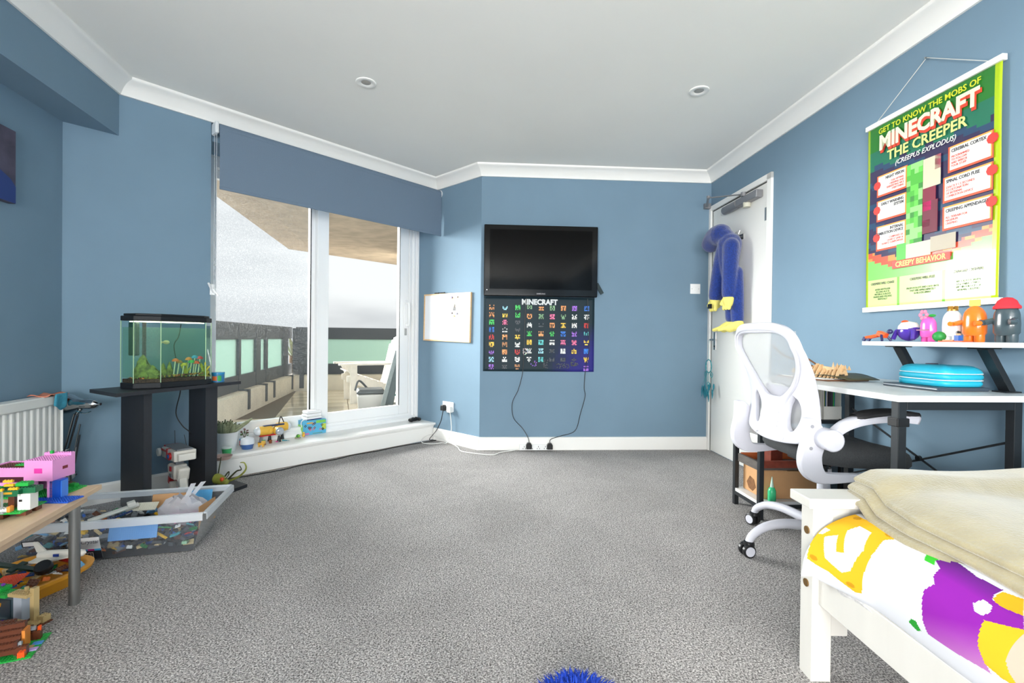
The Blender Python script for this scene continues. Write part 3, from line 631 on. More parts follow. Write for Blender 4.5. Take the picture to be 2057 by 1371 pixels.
for (x, z, w, h, a, b, al) in boxes:
    k = MB(); y = PY+.006
    k.col = rgb((224, 84, 50)); k.box(x-w/2-.009, x+w/2+.009, y-.0008, y, z-h/2-.009, z+h/2+.007)
    k.col = rgb((236, 162, 70)); k.box(x-w/2-.002, x+w/2+.004, y-.0014, y, z-h/2, z+h/2+.006)
    k.col = rgb((226, 226, 218)); k.box(x-w/2, x+w/2, y-.002, y, z-h/2, z+h/2)
    s = -1 if al == 'RIGHT' else 1; cxb = x+s*(w/2+.006)
    k.col = rgb((206, 50, 42)); k.lathe([(0, -.003), (.021, -.003), (.021, 0), (0, 0)], (cxb, y, z+.005 if s < 0 else z+.02), 8, 'Y')
    k.build('caption_box', m_prm, hp)
    tx = x+w/2-.006 if al == 'RIGHT' else x-w/2+.006
    two = a.count('\n')
    text(a, .019, mK, hp, (tx, y-.0026, z+h/2-.014-.009*two), align=al, sx=.82, bold=.0004)
    if b: text(b, .0135, mR, hp, (tx, y-.0026, z-.012-.006*two), align=al, sx=.82)
# the figure in the middle of the print is replaced by plain colour blocks
blk = MB(); random.seed(21)
for i in range(4):
    for j in range(16):
        g = random.choice(((70, 170, 50), (96, 196, 70), (48, 130, 44), (140, 206, 120))); blk.col = rgb(g); x = -.082+i*.02; z = .27+j*.0245
        blk.box(x, x+.02, PY+.0035, PY+.005, z, z+.0245)
for (x0, x1, z0, z1, c) in ((0, .08, .53, .66, (206, 194, 168)), (.0, .06, .47, .53, (122, 20, 50)), (.0, .07, .33, .47, (104, 22, 48)), (.0, .04, .43, .47, (220, 20, 110)), (0, .035, .36, .39, (220, 20, 110)), (.055, .08, .6, .66, (220, 30, 110)), (-.08, .04, .235, .3, (206, 196, 176)), (.04, .15, .245, .31, (176, 166, 148)), (-.13, -.08, .235, .31, (90, 180, 80))):
    blk.col = rgb(c); blk.box(x0, x1, PY+.003, PY+.005, z0, z1)
blk.build('colour_blocks', m_prm, hp)
bnr = MB(); bnr.col = rgb((212, 84, 74)); bnr.box(-.15, .13, PY+.001, PY+.004, .198, .232); bnr.build('banner', m_prm, hp)
text('CREEPY BEHAVIOR', .034, mYl, hp, (-.01, PY+.0004, .215), sx=.85, bold=.0006)
mG = M('poster_green_ink', (70, 100, 60), .5)
for (x, a, b) in ((-.21, 'CREEPERS WILL CHASE', 'AFTER ANY PLAYER\nAS LONG AS IT IS\nWITHIN A 16 BLOCK\nRADIUS AND 4 BLOCKS\nVERTICALLY'), (.0, 'CREEPERS WILL FLEE', 'FROM OCELOTS AND CATS UNTIL\nTHEY ARE APPROXIMATELY\n16 BLOCKS AWAY'), (.2, 'CHARGED CREEPERS', 'ARE CREATED WHEN\nLIGHTNING STRIKES\nWITHIN 4 BLOCKS OF\nNORMAL CREEPERS')):
    text(a, .0165, mK, hp, (x, PY+.006, .138+.006*(x > .1)), sx=.8); text(b, .0125, mG, hp, (x, PY+.008, .085), sx=.8)
# ================================================================== RIGHT SIDE: desk, shelf, chair, bed
m_dframe = M('black_steel', (38, 42, 46), .4, .3); m_dtop = M('white_laminate', (222, 223, 222), .4, noise=(4, .015))
DT0 = 1.33; DLEN = 1.17
dk = wthing('desk', 'white-topped desk with black steel frame and raised shelf', 'desk', 'right', DT0, 0)
MB().box(.3, DLEN, -.565, -.008, .748, .77).build('table_top', m_dtop, dk, bevel=.002)
for (x, y) in ((DLEN-.05, -.545), (DLEN-.05, -.12), (.375, -.12)):
    MB().box(x, x+.03, y, y+.03, 0, .748).build('leg', m_dframe, dk, bevel=.002)
MB().box(DLEN-.05, DLEN-.02, -.515, -.12, .718, .748).build('end_bar', m_dframe, dk, bevel=.002)
MB().box(.405, DLEN-.05, -.115, -.095, .718, .748).build('rear_bar', m_dframe, dk)
MB().tube([(.4, -.105, .617), (1.12, -.105, .314)], .0045, 6).build('brace', m_dframe, dk)
MB().tube([(1.12, -.105, .6), (.4, -.105, .285)], .0045, 6).lathe([(0, -.006), (.012, -.006), (.012, .006), (0, .006)], (.775, -.105, .456), 10, 'Y').build('brace', m_dframe, dk)
MB().box(DLEN-.06, DLEN-.018, -.55, -.505, .66, .69).build('clamp', m_blk, dk, bevel=.003)
RZ = .953
MB().box(.665, DLEN, -.275, -.006, RZ-.018, RZ).build('raised_shelf', m_dtop, dk, bevel=.0015)
for x in (.675, 1.035):
    b = MB().bar((x+.02, -.13, RZ-.02), (x+.02, -.035, .772), .04, .022, up=(0, 1, .3)).build('shelf_bracket', m_dframe, dk, bevel=.002)
    MB().box(x-.005, x+.045, -.17, -.09, RZ-.024, RZ-.018).build('bracket_plate', m_dframe, b); MB().box(x-.005, x+.045, -.07, -.01, .77, .775).build('bracket_plate', m_dframe, b)
# ---- low shelf under the far end of the desk
lsx = thing('low_shelf', 'low black-framed shelf with white boards under the far end of the desk', 'shelf', on_wall('right', DT0-.0, .0, 0), ROT['right'])
for (x, y) in ((0, -.5), (0, -.05), (.245, -.5), (.245, -.05)): MB().box(x, x+.025, y, y+.025, 0, .535).build('leg', m_dframe, lsx, bevel=.0015)
for z in (.06, .512): MB().box(.0, .025, -.475, -.05, z, z+.02).box(.245, .27, -.475, -.05, z, z+.02).box(.025, .245, -.5, -.48, z, z+.02).box(.025, .245, -.045, -.025, z, z+.02).build('shelf_frame', m_dframe, lsx)
for z in (.08, .43, .515): MB().box(.005, .265, -.497, -.03, z, z+.016).build('shelf_board', m_dtop, lsx)
SH = lambda x, y, z: on_wall('right', DT0+x, -y, z)
m_card = M('brown_cardboard', (196, 150, 104), .8, noise=(12, .05), bump=(60, .1))
cb = thing('cardboard_box', 'brown cardboard box with a torn corner on the bottom shelf', 'box', SH(.125, -.26, .097), ROT['right'])
MB().box(-.1, .1, -.19, .19, 0, .15).build('carton', m_card, cb, bevel=.003)
MB().prismx([(-.19, .15), (-.06, .15), (-.06, .153), (-.19, .156)], -.1, .1).build('flap', m_card, cb)
MB().prismy([(-.06, .05), (-.03, .09), (.01, .08), (.03, .04), (.0, .012), (-.04, .02)], -.1912, -.1902).build('torn_patch', M('torn_card', (120, 82, 50), .9, noise=(40, .3)), cb)
m_dw = M('dark_grey_wood', (84, 78, 74), .7, noise=(30, .2), aniso=(1, 1, 6)); m_rw = M('red_brown_wood', (124, 52, 34), .6, noise=(30, .2)); m_ow = M('orange_wood', (196, 104, 54), .6, noise=(20, .15))
wt = thing('wooden_tray', 'dark wooden tray with orange edging lying on the cardboard box', 'tray', SH(.13, -.27, .2535), ROT['right'])
MB().box(-.1, .1, -.21, .19, 0, .012).build('tray_base', m_dw, wt); MB().box(-.1, .1, -.215, -.2, 0, .045).build('tray_front', m_dw, wt); MB().box(-.1, .1, .18, .195, 0, .045).build('tray_back', m_dw, wt)
MB().box(-.1, -.088, -.2, .18, .012, .05).build('tray_side', m_ow, wt); MB().box(.088, .1, -.2, .18, .012, .05).build('tray_side', m_rw, wt)
rbx = thing('red_wooden_box', 'small red-brown wooden box sitting in the dark tray', 'box', SH(.09, -.33, .266), ROT['right']+.4)
MB().box(-.04, .04, -.05, .05, 0, .07).build('body', m_rw, rbx, bevel=.002); MB().box(-.043, .043, -.053, .053, .07, .084).build('lid', M('red_lacquer', (160, 60, 44), .5), rbx, bevel=.002)
for (y, z, h) in ((-.12, .266, .03), (-.06, .266, .022), (.02, .266, .035)):
    k = tag(MB().box(-.035, .035, -.022, .022, 0, h).build('wooden_block', m_ow if h > .025 else m_rw, bevel=.002), {.03: 'orange wooden block in the tray nearest the leg', .022: 'flat red-brown wooden block in the tray', .035: 'taller orange wooden block at the back of the tray'}[h], 'block', 'wooden blocks in the tray'); k.location = SH(.17, y, z); k.rotation_euler = (0, 0, ROT['right']+.2)
gb = thing('glue_bottle', 'small green squeeze bottle with clear nozzle on the bottom shelf', 'bottle', SH(.252, -.42, .0965))
MB().lathe([(0, 0), (.018, 0), (.02, .006), (.02, .055), (.014, .07), (.008, .075), (0, .075)], n=16).build('bottle', M('green_liquid_plastic', (60, 190, 130), .2), gb, smooth=True)
MB().lathe([(.009, .074), (.008, .085), (.003, .12), (.0015, .13), (0, .13)], n=12).build('nozzle', M('clear_nozzle', (190, 220, 205), .2), gb, smooth=True)
# red ball-like toy on the middle shelf, seen as a sliver behind the chair arm
tag(MB().ball((0, 0, .035), .035, 14, 8).build('red_ball', M('dark_red', (130, 46, 34), .5), smooth=True), 'small dark red ball on the middle shelf behind the chair', 'ball').location = SH(.08, -.4, .446)
# magazine files with books
m_file = M('ribbed_grey_file', (214, 214, 208), .6, noise=(200, .05), aniso=(1, 1, 10)); random.seed(4)
for k, (y, l) in enumerate(((-.305, 'front'), (-.195, 'middle'), (-.085, 'rear'))):
    mf = thing('magazine_file', 'grey ribbed magazine file full of books under the desk, %s of three' % l, 'file box', SH(.135, y, .531), ROT['right'], 'magazine files under the desk')
    for s in (-1, 1): MB().prismx([(s*.048-.0015, 0), (s*.048+.0015, 0), (s*.048+.0015, .2), (s*.048-.0015, .2)], -.115, .11).build('side_panel', m_file, mf)
    MB().box(-.118, -.115, -.05, .05, 0, .2).build('back_panel', m_file, mf); MB().box(.11, .113, -.05, .05, 0, .07).build('front_panel', m_file, mf); MB().box(-.115, .11, -.048, .048, 0, .003).build('bottom_panel', m_file, mf)
    cols_ = [(60, 170, 60), (30, 40, 44), (230, 226, 214), (30, 120, 140), (90, 110, 50), (60, 60, 70), (220, 190, 60), (40, 90, 150)]
    for q in range(6):
        c = cols_[(q*3+k*2) % 8]; yy = y-.036+q*.0145
        bk = tag(MB().box(-.1, .098-.012*(q % 3), -.0055, .0055, 0, .17+.006*((q*5+k) % 4)).build('book', M('book_%d_%d_%d' % c, c, .5)), '%s book standing in the %s magazine file%s' % ({60: 'dark grey', 30: 'dark', 230: 'cream', 90: 'olive', 220: 'yellow', 40: 'blue'}.get(c[0], 'plain') if c not in ((60, 170, 60), (30, 120, 140)) else ('green' if c[1] == 170 else 'teal'), l, ', near its left side' if q < 3 else ', near its right side'), 'book', 'books in the magazine files'); bk.location = SH(.135, yy, .5345); bk.rotation_euler = (0, 0, ROT['right'])
# ---- things on the desk
fo = thing('clipboard_folder', 'brown clipboard and dark olive folder lying on the desk', 'folder', SH(.5, -.33, .7705), ROT['right']+.15)
MB().box(-.17, .13, -.11, .12, 0, .006).build('board', M('brown_board', (120, 84, 62), .6), fo, bevel=.001)
MB().box(-.15, .1, -.1, .1, .006, .009).build('paper', M('white_paper', (236, 236, 232), .8), fo)
MB().grid([[(-.05+.24*i/8, -.06+.17*j/4, .01+.022*sin(pi*i/8)*(.6+.1*j)) for j in range(5)] for i in range(9)]).build('olive_cover', M('olive_card', (66, 64, 42), .5), fo, smooth=True, solid=.002)
# wooden puzzle creature (laser-cut plywood ribs)
m_ply = M('laser_cut_plywood', (206, 172, 130), .7, noise=(30, .1)); m_burn = M('burnt_edge', (110, 74, 46), .8)
wm = thing('wooden_puzzle_model', 'spiny laser-cut plywood creature model standing on the folder', 'model', SH(.5, -.35, .781), ROT['right']+.2)
MB().prismy([(-.16, .012), (-.11, .005), (-.02, .02), (.06, .02), (.12, .03), (.13, .045), (.06, .05), (-.02, .055), (-.09, .04), (-.15, .03)], -.004, .004).build('spine', m_ply, wm)
for k in range(8):
    x = -.03+k*.021; h = .03+.014*sin(k*1.2)
    MB().prismx([(-.04, .0), (-.03, h*.7), (-.008, h+.02), (.008, h+.02), (.03, h*.7), (.04, .0), (.026, .0), (.015, h*.5), (-.015, h*.5), (-.026, .0)], x-.0015, x+.0015).build('rib', m_ply, wm)
for s in (-1, 1): MB().tube(spline([(-.02, s*.02, .05), (-.09, s*.04, .075), (-.16, s*.06, .1), (-.21, s*.075, .15)], 5), [.0042]*15+[.003], 6).build('feeler', m_burn, wm)
MB().grid([[(-.13+.02*i, -.03+.06*j/4, .012+.03*sin(pi*i/5)) for j in range(5)] for i in range(6)]).build('tail_fan', m_ply, wm, solid=.003)
for k in range(5): MB().prismy([(.08+.012*k, .04), (.09+.012*k, .075-.004*k), (.098+.012*k, .04)], -.02+.009*k, -.017+.009*k).build('fin', m_ply, wm)
# blue case on a flat grey box
lp = thing('flat_grey_box', 'flat dark grey box under the turquoise case', 'box', SH(.925, -.185, .7705), ROT['right']); lp.scale = (.68, .85, 1)
MB().box(-.18, .17, -.13, .11, 0, .014).build('body', M('slate_plastic', (62, 74, 86), .4), lp, bevel=.003); MB().box(-.179, .169, -.1315, -.13, .006, .01).build('seam_line', M('chrome_line', (180, 185, 190), .3, .8), lp)
cs_ = thing('pencil_case', 'puffy turquoise hard pencil case with two white zips', 'case', SH(.925, -.17, .786), ROT['right']); cs_.scale = (.66, .8, .85)
def puff(z0, z1, sx, sy, top=False):
    rows = []
    for j in range(7):
        t = j/6; z = z0+(z1-z0)*t; k = 1-.05*(2*t-1)**2
        rows.append([(sx*k*(abs(cos(a))**.45)*(1 if cos(a) > 0 else -1), sy*k*(abs(sin(a))**.45)*(1 if sin(a) > 0 else -1), z) for a in [2*pi*i/40 for i in range(41)]])
    return rows
m_turq = M('turquoise_vinyl', (44, 180, 210), .35)
MB().grid(puff(0, .026, .165, .115)).build('lower_shell', m_turq, cs_, smooth=True)
MB().grid(puff(.03, .055, .168, .118)).build('middle_shell', m_turq, cs_, smooth=True)
tp = []
for j in range(9):
    t = j/8; z = .058+.034*sin(t*pi/2); k = cos(t*pi/2)**.35 if j < 8 else 0
    tp.append([(.168*k*(abs(cos(a))**.5)*(1 if cos(a) > 0 else -1), .118*k*(abs(sin(a))**.5)*(1 if sin(a) > 0 else -1), z+.004*sin(7*a)*t*(1-t)*2) for a in [2*pi*i/48 for i in range(49)]])
MB().grid(tp).build('lid', m_turq, cs_, smooth=True)
for z in (.028, .057): MB().grid([[(p[0]*1.004, p[1]*1.004, z+dz) for p in puff(z, z, .166, .116)[3]] for dz in (-.002, .002)]).build('zip', M('white_zip', (225, 235, 238), .6), cs_)
MB().cbox((-.172, -.06, .02), (.012, .03, .045)).build('zip_pull', m_turq, cs_, bevel=.003)
MB().lathe([(0, .09), (.028, .09), (.026, .096), (0, .097)], (-.05, 0, 0), 14).build('button', M('dark_button', (40, 40, 60), .5), cs_)
# ---- toy figures on the raised shelf: plain rounded peg figures
def peg(name, label, t, y, w, h, c, rot=0):
    o = thing(name, label, 'toy figure', SH(t, y, RZ+.0005), ROT['right']+rot, 'toy figures on the raised shelf')
    m = M('toy_%d_%d_%d' % c, c, .25, coat=.3); r = w/2
    for s in (-1, 1): MB().lathe([(0, 0), (r*.38, 0), (r*.42, h*.03), (r*.42, h*.24), (0, h*.24)], (s*r*.48, 0, 0), 14).build('foot', m, o, smooth=True)
    pr_ = [(0, h*.16), (r*.8, h*.17), (r*.98, h*.24), (r, h*.45), (r*.97, h*.62)]+[(r*.97*cos(a*pi/16), h*.62+h*.36*sin(a*pi/16)) for a in range(1, 8)]+[(0, h*.98)]
    MB().lathe(pr_, (0, 0, 0), 24, sy=.82).build('body', m, o, smooth=True)
    return o, m, r, h
o, m, r, h = peg('toy_figure', 'pink peg toy figure with a flower hat', (.87), -.165, .058, .105, (232, 92, 178))
for k in range(6): MB().ball((-.01+.014*cos(k*pi/3), -.012, h+.004+.014*sin(k*pi/3)), .0085, 8, 6, sy=.4).build('petal', M('petal_pink', (240, 120, 150), .5), o, smooth=True)
MB().ball((.02, -.004, h), .012, 8, 6, sz=.5).build('leaf', M('leaf_green', (40, 150, 60), .5), o, smooth=True)
MB().box(-.027, .027, -.0262, -.024, .045, .05).build('belt', M('belt_dark', (120, 40, 90), .4), o)
o, m, r, h = peg('toy_figure', 'white peg toy figure with a small gold crown', .945, -.14, .068, .128, (226, 230, 232))
cr = [(.014*cos(a)*(1+.15*t), .014*sin(a)*(1+.15*t)) for t in (0,) for a in (0,)]
kk = MB()
for k in range(5):
    a = 2*pi*k/5; kk.prism([(.016*cos(a-.5), .016*sin(a-.5)), (.016*cos(a+.5), .016*sin(a+.5)), (.013*cos(a+.5), .013*sin(a+.5)), (.013*cos(a-.5), .013*sin(a-.5))], h*.965, h*.965+.016)
kk.lathe([(.013, h*.95), (.017, h*.95), (.017, h*.985), (.013, h*.985)], n=16).build('crown', M('gold_plastic', (180, 130, 50), .3, .6), o)
o, m, r, h = peg('toy_figure', 'orange peg toy figure with a sticky note on its head', 1.028, -.14, .075, .138, (238, 118, 32))
MB().cbox((0, 0, h+.008), (.034, .004, .024), rz=.2).build('note', M('note_orange', (250, 190, 90), .7), o)
for s in (-1, 1): MB().tube(spline([(s*r*.85, -.01, h*.55), (s*(r+.012), -.03, h*.5), (s*(r+.008), -.05, h*.5)], 4), .009, 8).build('arm', m, o, smooth=True)
o, m, r, h = peg('toy_figure', 'charcoal peg toy figure in a red woolly hat', 1.128, -.13, .076, .142, (64, 78, 84))
MB().lathe([(r*.98, h*.83), (r*1.02, h*.86), (r*.98, h*.9), (r*.85, h*.93), (r*.7, h*1.03), (r*.4, h*1.1), (0, h*1.12)], n=20, sy=.85).build('woolly_hat', M('red_wool', (204, 42, 54), .8), o, smooth=True)
for s in (-1, 1): MB().tube(spline([(s*r*.85, -.01, h*.55), (s*(r+.012), -.03, h*.5), (s*(r+.008), -.045, h*.5)], 4), .01, 8).build('arm', m, o, smooth=True)
# crouching purple figure with a fried-egg hat
o = thing('toy_figure', 'purple sprawling toy figure with a fried-egg hat', 'toy figure', SH(.787, -.17, RZ+.0005), ROT['right'], 'toy figures on the raised shelf')
mp_ = M('toy_purple', (70, 44, 150), .25, coat=.3)
MB().ball((0, 0, .042), .042, 16, 10, sy=.9, sz=.95).build('body', mp_, o, smooth=True)
MB().lathe([(.038, .052), (.036, .066), (.026, .08), (0, .086)], n=18).build('egg_white', M('egg_white', (232, 232, 226), .4), o, smooth=True)
MB().ball((-.006, -.012, .083), .013, 10, 6, sz=.6).build('yolk', M('yolk_orange', (236, 84, 40), .4), o, smooth=True)
for (x, y) in ((-.035, -.02), (.04, -.02), (.05, .02)): MB().tube(spline([(x*.5, y, .04), (x, y, .045), (x*1.25, y-.01, .009)], 4), .0085, 8).build('limb', mp_, o, smooth=True)
# orange robot toy lying at the far end of the shelf
o = thing('robot_toy', 'small orange and navy jointed robot toy lying at the shelf end', 'toy', SH(.715, -.235, RZ+.0005), ROT['right']+.3)
m_or = M('robot_orange', (232, 88, 34), .35); m_nv = M('robot_navy', (40, 46, 92), .35)
MB().cbox((.01, 0, .03), (.035, .03, .022), ry=.4).build('chest', m_or, o, bevel=.003); MB().ball((.04, 0, .042), .011, 10, 6).build('head', m_nv, o, smooth=True)
for s in (-1, 1):
    MB().bar((.015, s*.016, .028), (.028, s*.03, .002), .009, .009).build('arm', m_nv, o, bevel=.002); MB().bar((-.005, s*.01, .026), (-.05, s*.016, .016), .012, .011).build('leg', m_or, o, bevel=.002); MB().bar((-.05, s*.016, .018), (-.058, s*.016, .002), .012, .012).build('boot', m_nv, o, bevel=.002)
# green ball and tiny rider toy in front
tag(MB().ball((0, 0, .02), .021, 14, 8, sz=.95).build('green_toy_ball', M('toy_green', (36, 140, 62), .5), smooth=True), 'small green ball between the white and orange figures', 'ball').location = SH(.985, -.235, RZ+.0005)
o = thing('minifigure_toy', 'tiny building-set figure seated on an orange plate', 'toy', SH(1.055, -.245, RZ+.0005), ROT['right'])
MB().box(-.045, .045, -.02, .02, 0, .004).build('plate', m_or, o); MB().box(-.04, .0, -.008, .008, .004, .008).build('legs', M('toy_skin', (226, 160, 120), .5), o)
MB().box(.004, .02, -.008, .008, .004, .024).build('torso', M('toy_blue', (44, 90, 170), .4), o); MB().lathe([(0, .024), (.006, .024), (.006, .034), (0, .036)], (.012, 0, 0), 10).build('head', M('toy_skin', (226, 160, 120), .5), o); MB().lathe([(.0075, .031), (.007, .038), (0, .041)], (.012, 0, 0), 10).build('hair', m_blk, o)
# ---- plush toy hanging on the door
def remesh_blob(name, balls, mat, parent, vox=.008, smooth=4):
    k = MB()
    for path, rs in balls: k.tube(spline(path, 5), [a for a in [rs[0]+(rs[1]-rs[0])*i/(5*(len(path)-1)) for i in range(5*(len(path)-1)+1)]], 12); k.ball(path[0], rs[0]*.99, 12, 8); k.ball(path[-1], rs[1]*.99, 12, 8)
    o = k.build(name, mat, parent, smooth=True)
    r = o.modifiers.new('remesh', 'REMESH'); r.mode = 'VOXEL'; r.voxel_size = vox; r.use_smooth_shade = True
    s = o.modifiers.new('smooth', 'SMOOTH'); s.iterations = smooth; s.factor = .5
    return o
pl = thing('plush_toy', 'long-limbed blue plush toy with yellow paws hung from a door hook', 'plush', on_wall('right', .0, .022, 0), ROT['right'])
m_plush = M('royal_blue_plush', (18, 50, 126), 1, noise=(90, .3), bump=(180, 1.), sheen=.5); m_ypl = M('pale_yellow_plush', (232, 220, 120), .95, noise=(60, .08), bump=(120, .5))
remesh_blob('body', [([(.5, -.07, 1.66), (.49, -.09, 1.72), (.43, -.11, 1.77)], (.055, .08)), ([(.43, -.11, 1.77), (.36, -.115, 1.77), (.28, -.115, 1.73)], (.085, .072)), ([(.51, -.08, 1.68), (.5, -.08, 1.56), (.51, -.07, 1.45)], (.09, .062)),
    ([(.48, -.11, 1.65), (.43, -.115, 1.5), (.38, -.115, 1.3)], (.055, .056)), ([(.57, -.1, 1.66), (.585, -.115, 1.5), (.58, -.115, 1.3)], (.06, .054)),
    ([(.5, -.06, 1.46), (.51, -.06, 1.3), (.52, -.06, 1.12)], (.052, .046)), ([(.57, -.06, 1.46), (.59, -.06, 1.3), (.6, -.06, 1.11)], (.052, .046))], m_plush, pl)
for (x, y, z) in ((.375, -.115, 1.235), (.58, -.115, 1.235)):
    hd = [([(x-.0, y, z+.03), (x, y, z-.0)], (.046, .04))]+[([(x+dx, y-.01, z), (x+dx*1.3, y-.02, z-.045)], (.019, .015)) for dx in (-.028, 0, .028)]+[([(x-.04, y-.02, z+.02), (x-.055, y-.03, z-.01)], (.016, .014))]
    remesh_blob('paw', hd, m_ypl, pl, .006, 2)
for (x, y) in ((.51, -.06), (.6, -.06)):
    remesh_blob('foot', [([(x+.01, y, 1.07), (x-.05, y-.03, 1.045)], (.042, .035))]+[([(x-.05, y-.03+dy, 1.045), (x-.11, y-.04+dy*1.6, 1.03)], (.018, .014)) for dy in (-.025, 0, .025)], m_ypl, pl, .006, 2)
MB().box(.35, .395, -.167, -.156, 1.2, 1.235).build('care_label', m_blk, pl)
hk = MB().tube(spline([(.52, -.008, 1.74), (.52, -.03, 1.74), (.525, -.04, 1.76), (.53, -.035, 1.785)], 4), .0035, 6).tube(spline([(.49, -.008, 1.74), (.49, -.03, 1.74), (.485, -.04, 1.76), (.48, -.035, 1.785)], 4), .0035, 6).box(.47, .54, -.012, -.006, 1.72, 1.76).build('hook', chrome, Dr)
# ---- dreamcatcher on the door handle
dc = thing('dreamcatcher', 'turquoise dreamcatcher with feathers hanging from the door handle', 'dreamcatcher', (B.x, B.y, 0), ROT['right'])
m_tq = M('turquoise_thread', (50, 150, 160), .7); m_fe = M('turquoise_feather', (40, 130, 146), .8, noise=(40, .25))
ring = lambda x, z, r, n=24: [(x+r*cos(2*pi*k/n), -.055, z+r*1.05*sin(2*pi*k/n)) for k in range(n)]
MB().tube(ring(.105, .73, .052), .004, 6, closed=True).build('hoop', m_tq, dc)
web = MB()
for k in range(8):
    a = 2*pi*k/8; b = 2*pi*(k+3)/8; web.tube([(.105+.05*cos(a), -.055, .73+.052*sin(a)), (.105+.05*cos(b), -.055, .73+.052*sin(b))], .0008, 4)
web.build('web', MATS['white_cable'], dc)
MB().tube([(.105, -.055, .955), (.105, -.055, .784)], .0012, 5).build('loop', m_tq, dc)
for (x, z) in ((.055, .66), (.158, .66), (.105, .575)): MB().tube(ring(x, z, .02, 14), .0025, 5, closed=True).build('small_hoop', m_tq, dc)
random.seed(9)
for k in range(13):
    x = .105+random.uniform(-.1, .11); z1 = random.uniform(.5, .6); L = random.uniform(.06, .1); tl = random.uniform(-.5, .5); yy = -.055+random.uniform(-.02, .02)
    f = MB().grid([[(x+tl*L*t*.5+w*.014*sin(pi*min(1, .15+t*.9)), yy+.004*w*w, z1-L*t) for w in (-1, -.5, 0, .5, 1)] for t in [i/6 for i in range(7)]]).build('feather', m_fe, dc, solid=.001)
    MB().tube([(.105+(x-.105)*.5, -.055, .68), (x, yy, z1)], .0008, 4).build('thread', m_tq, f)
# ---- office chair: front = local +x
oc = thing('office_chair', 'white mesh-back office chair with black seat pulled up to the desk', 'chair', (1.405, 2.12, 0), radians(2))
m_cw = M('white_nylon', (204, 204, 213), .35); m_seat = M('charcoal_seat_fabric', (58, 60, 62), .95, noise=(250, .2, 1), bump=(300, .3)); m_cmesh = MG('grey_chair_mesh', (225, 226, 228), .02, .4, haze=.6, hazec=(232, 232, 234))
for a in (184, 112, 40, 328, 256):
    ca, sa = cos(radians(a)), sin(radians(a)); P = lambda r, z: (r*ca, r*sa, z)
    pts = spline([P(.02, .115), P(.1, .13), P(.2, .138), P(.28, .125), P(.335, .092), P(.352, .062)], 4)
    MB().tube(pts, [.024-.008*i/(len(pts)-1) for i in range(len(pts))], 10).build('base_leg', m_cw, oc, smooth=True)
    c = MB().lathe([(.0, .045), (.018, .045), (.024, .05), (.022, .064), (.01, .07), (0, .07)], P(.352, 0), 14).build('caster_hood', m_blk, oc, smooth=True)
    w = V2(-sa, ca).normalized(); q = Vector((w.x, w.y, 0)); c0 = Vector(P(.36, .029))
    for s in (-1, 1):
        wl_ = MB().cyl(c0+q*s*.006, c0+q*s*.025, .029, n=20).build('wheel', m_blk, c, bevel=.004)
        MB().cyl(c0+q*s*.0245, c0+q*s*.0275, .021, n=18).build('wheel_ring', m_cw, c)
MB().lathe([(.04, .085), (.042, .13), (.03, .15), (.028, .15)], n=20).build('hub', m_cw, oc, smooth=True)
MB().lathe([(.026, .14), (.026, .36), (.03, .36), (.03, .385), (.02, .385)], n=20).build('gas_lift_sleeve', m_cw, oc, smooth=True)
MB().cyl((0, 0, .37), (0, 0, .43), .018, n=14).build('gas_lift', m_blk, oc, smooth=True)
MB().box(-.12, .1, -.08, .08, .415, .44).build('tilt_plate', m_blk, oc, bevel=.006)
MB().lathe([(0, .395), (.026, .395), (.026, .43), (0, .43)], (-.1, -.12, 0), 14).build('tension_knob', m_blk, oc)
# seat cushion
rows = []; NS = 28
def seat_rim(k, z, dx=0):
    out = []
    for i in range(NS+1):
        a = 2*pi*i/NS; x = .245*(abs(cos(a))**.55)*(1 if cos(a) > 0 else -1); y = .25*(abs(sin(a))**.6)*(1 if sin(a) > 0 else -1)
        if x > 0: y *= 1-.12*(x/.245)
        zz = z-.035*max(0, x/.245)**3+.012*max(0, -x/.245)
        out.append((x*k+.04+dx, y*k, zz))
    return out
for k, z in ((.0, .437), (.8, .437), (.95, .442), (1., .46), (1., .485), (.97, .505), (.88, .522), (.6, .53), (.3, .528), (0, .527)): rows.append(seat_rim(k, z))
MB().grid(rows).build('seat', m_seat, oc, smooth=True, doubles=True)
# back shell: outline with three openings
def outline(pts, n=10): return [(p.x, p.y) for p in spline([(a, b, 0) for a, b in pts+[pts[0]]], n)[:-1]]
OUT = outline([(0, 1.022), (.12, 1.018), (.195, .992), (.232, .93), (.235, .85), (.228, .75), (.23, .66), (.238, .6), (.225, .555), (.14, .53), (0, .52), (-.14, .53), (-.225, .555), (-.238, .6), (-.23, .66), (-.228, .75), (-.235, .85), (-.232, .93), (-.195, .992), (-.12, 1.018)])
HOLE = outline([(0, .992), (.13, .99), (.192, .964), (.212, .905), (.194, .84), (.145, .77), (.09, .722), (.05, .702), (0, .699), (-.05, .702), (-.09, .722), (-.145, .77), (-.194, .84), (-.212, .905), (-.192, .964), (-.13, .99)])
SLOT = [outline([(s*.13, .73), (s*.168, .7), (s*.178, .64), (s*.15, .575), (s*.115, .565), (s*.088, .6), (s*.09, .67)]) for s in (1, -1)]
def bend(y, z):
    """curve of the backrest: wraps forward at the sides, lumbar bulge forward at mid height"""
    t = (z-.52)/.5
    return -.245-.015*sin(pi*t)*0-.075*t+.045*sin(pi*min(1, t*1.25))+.55*y*y
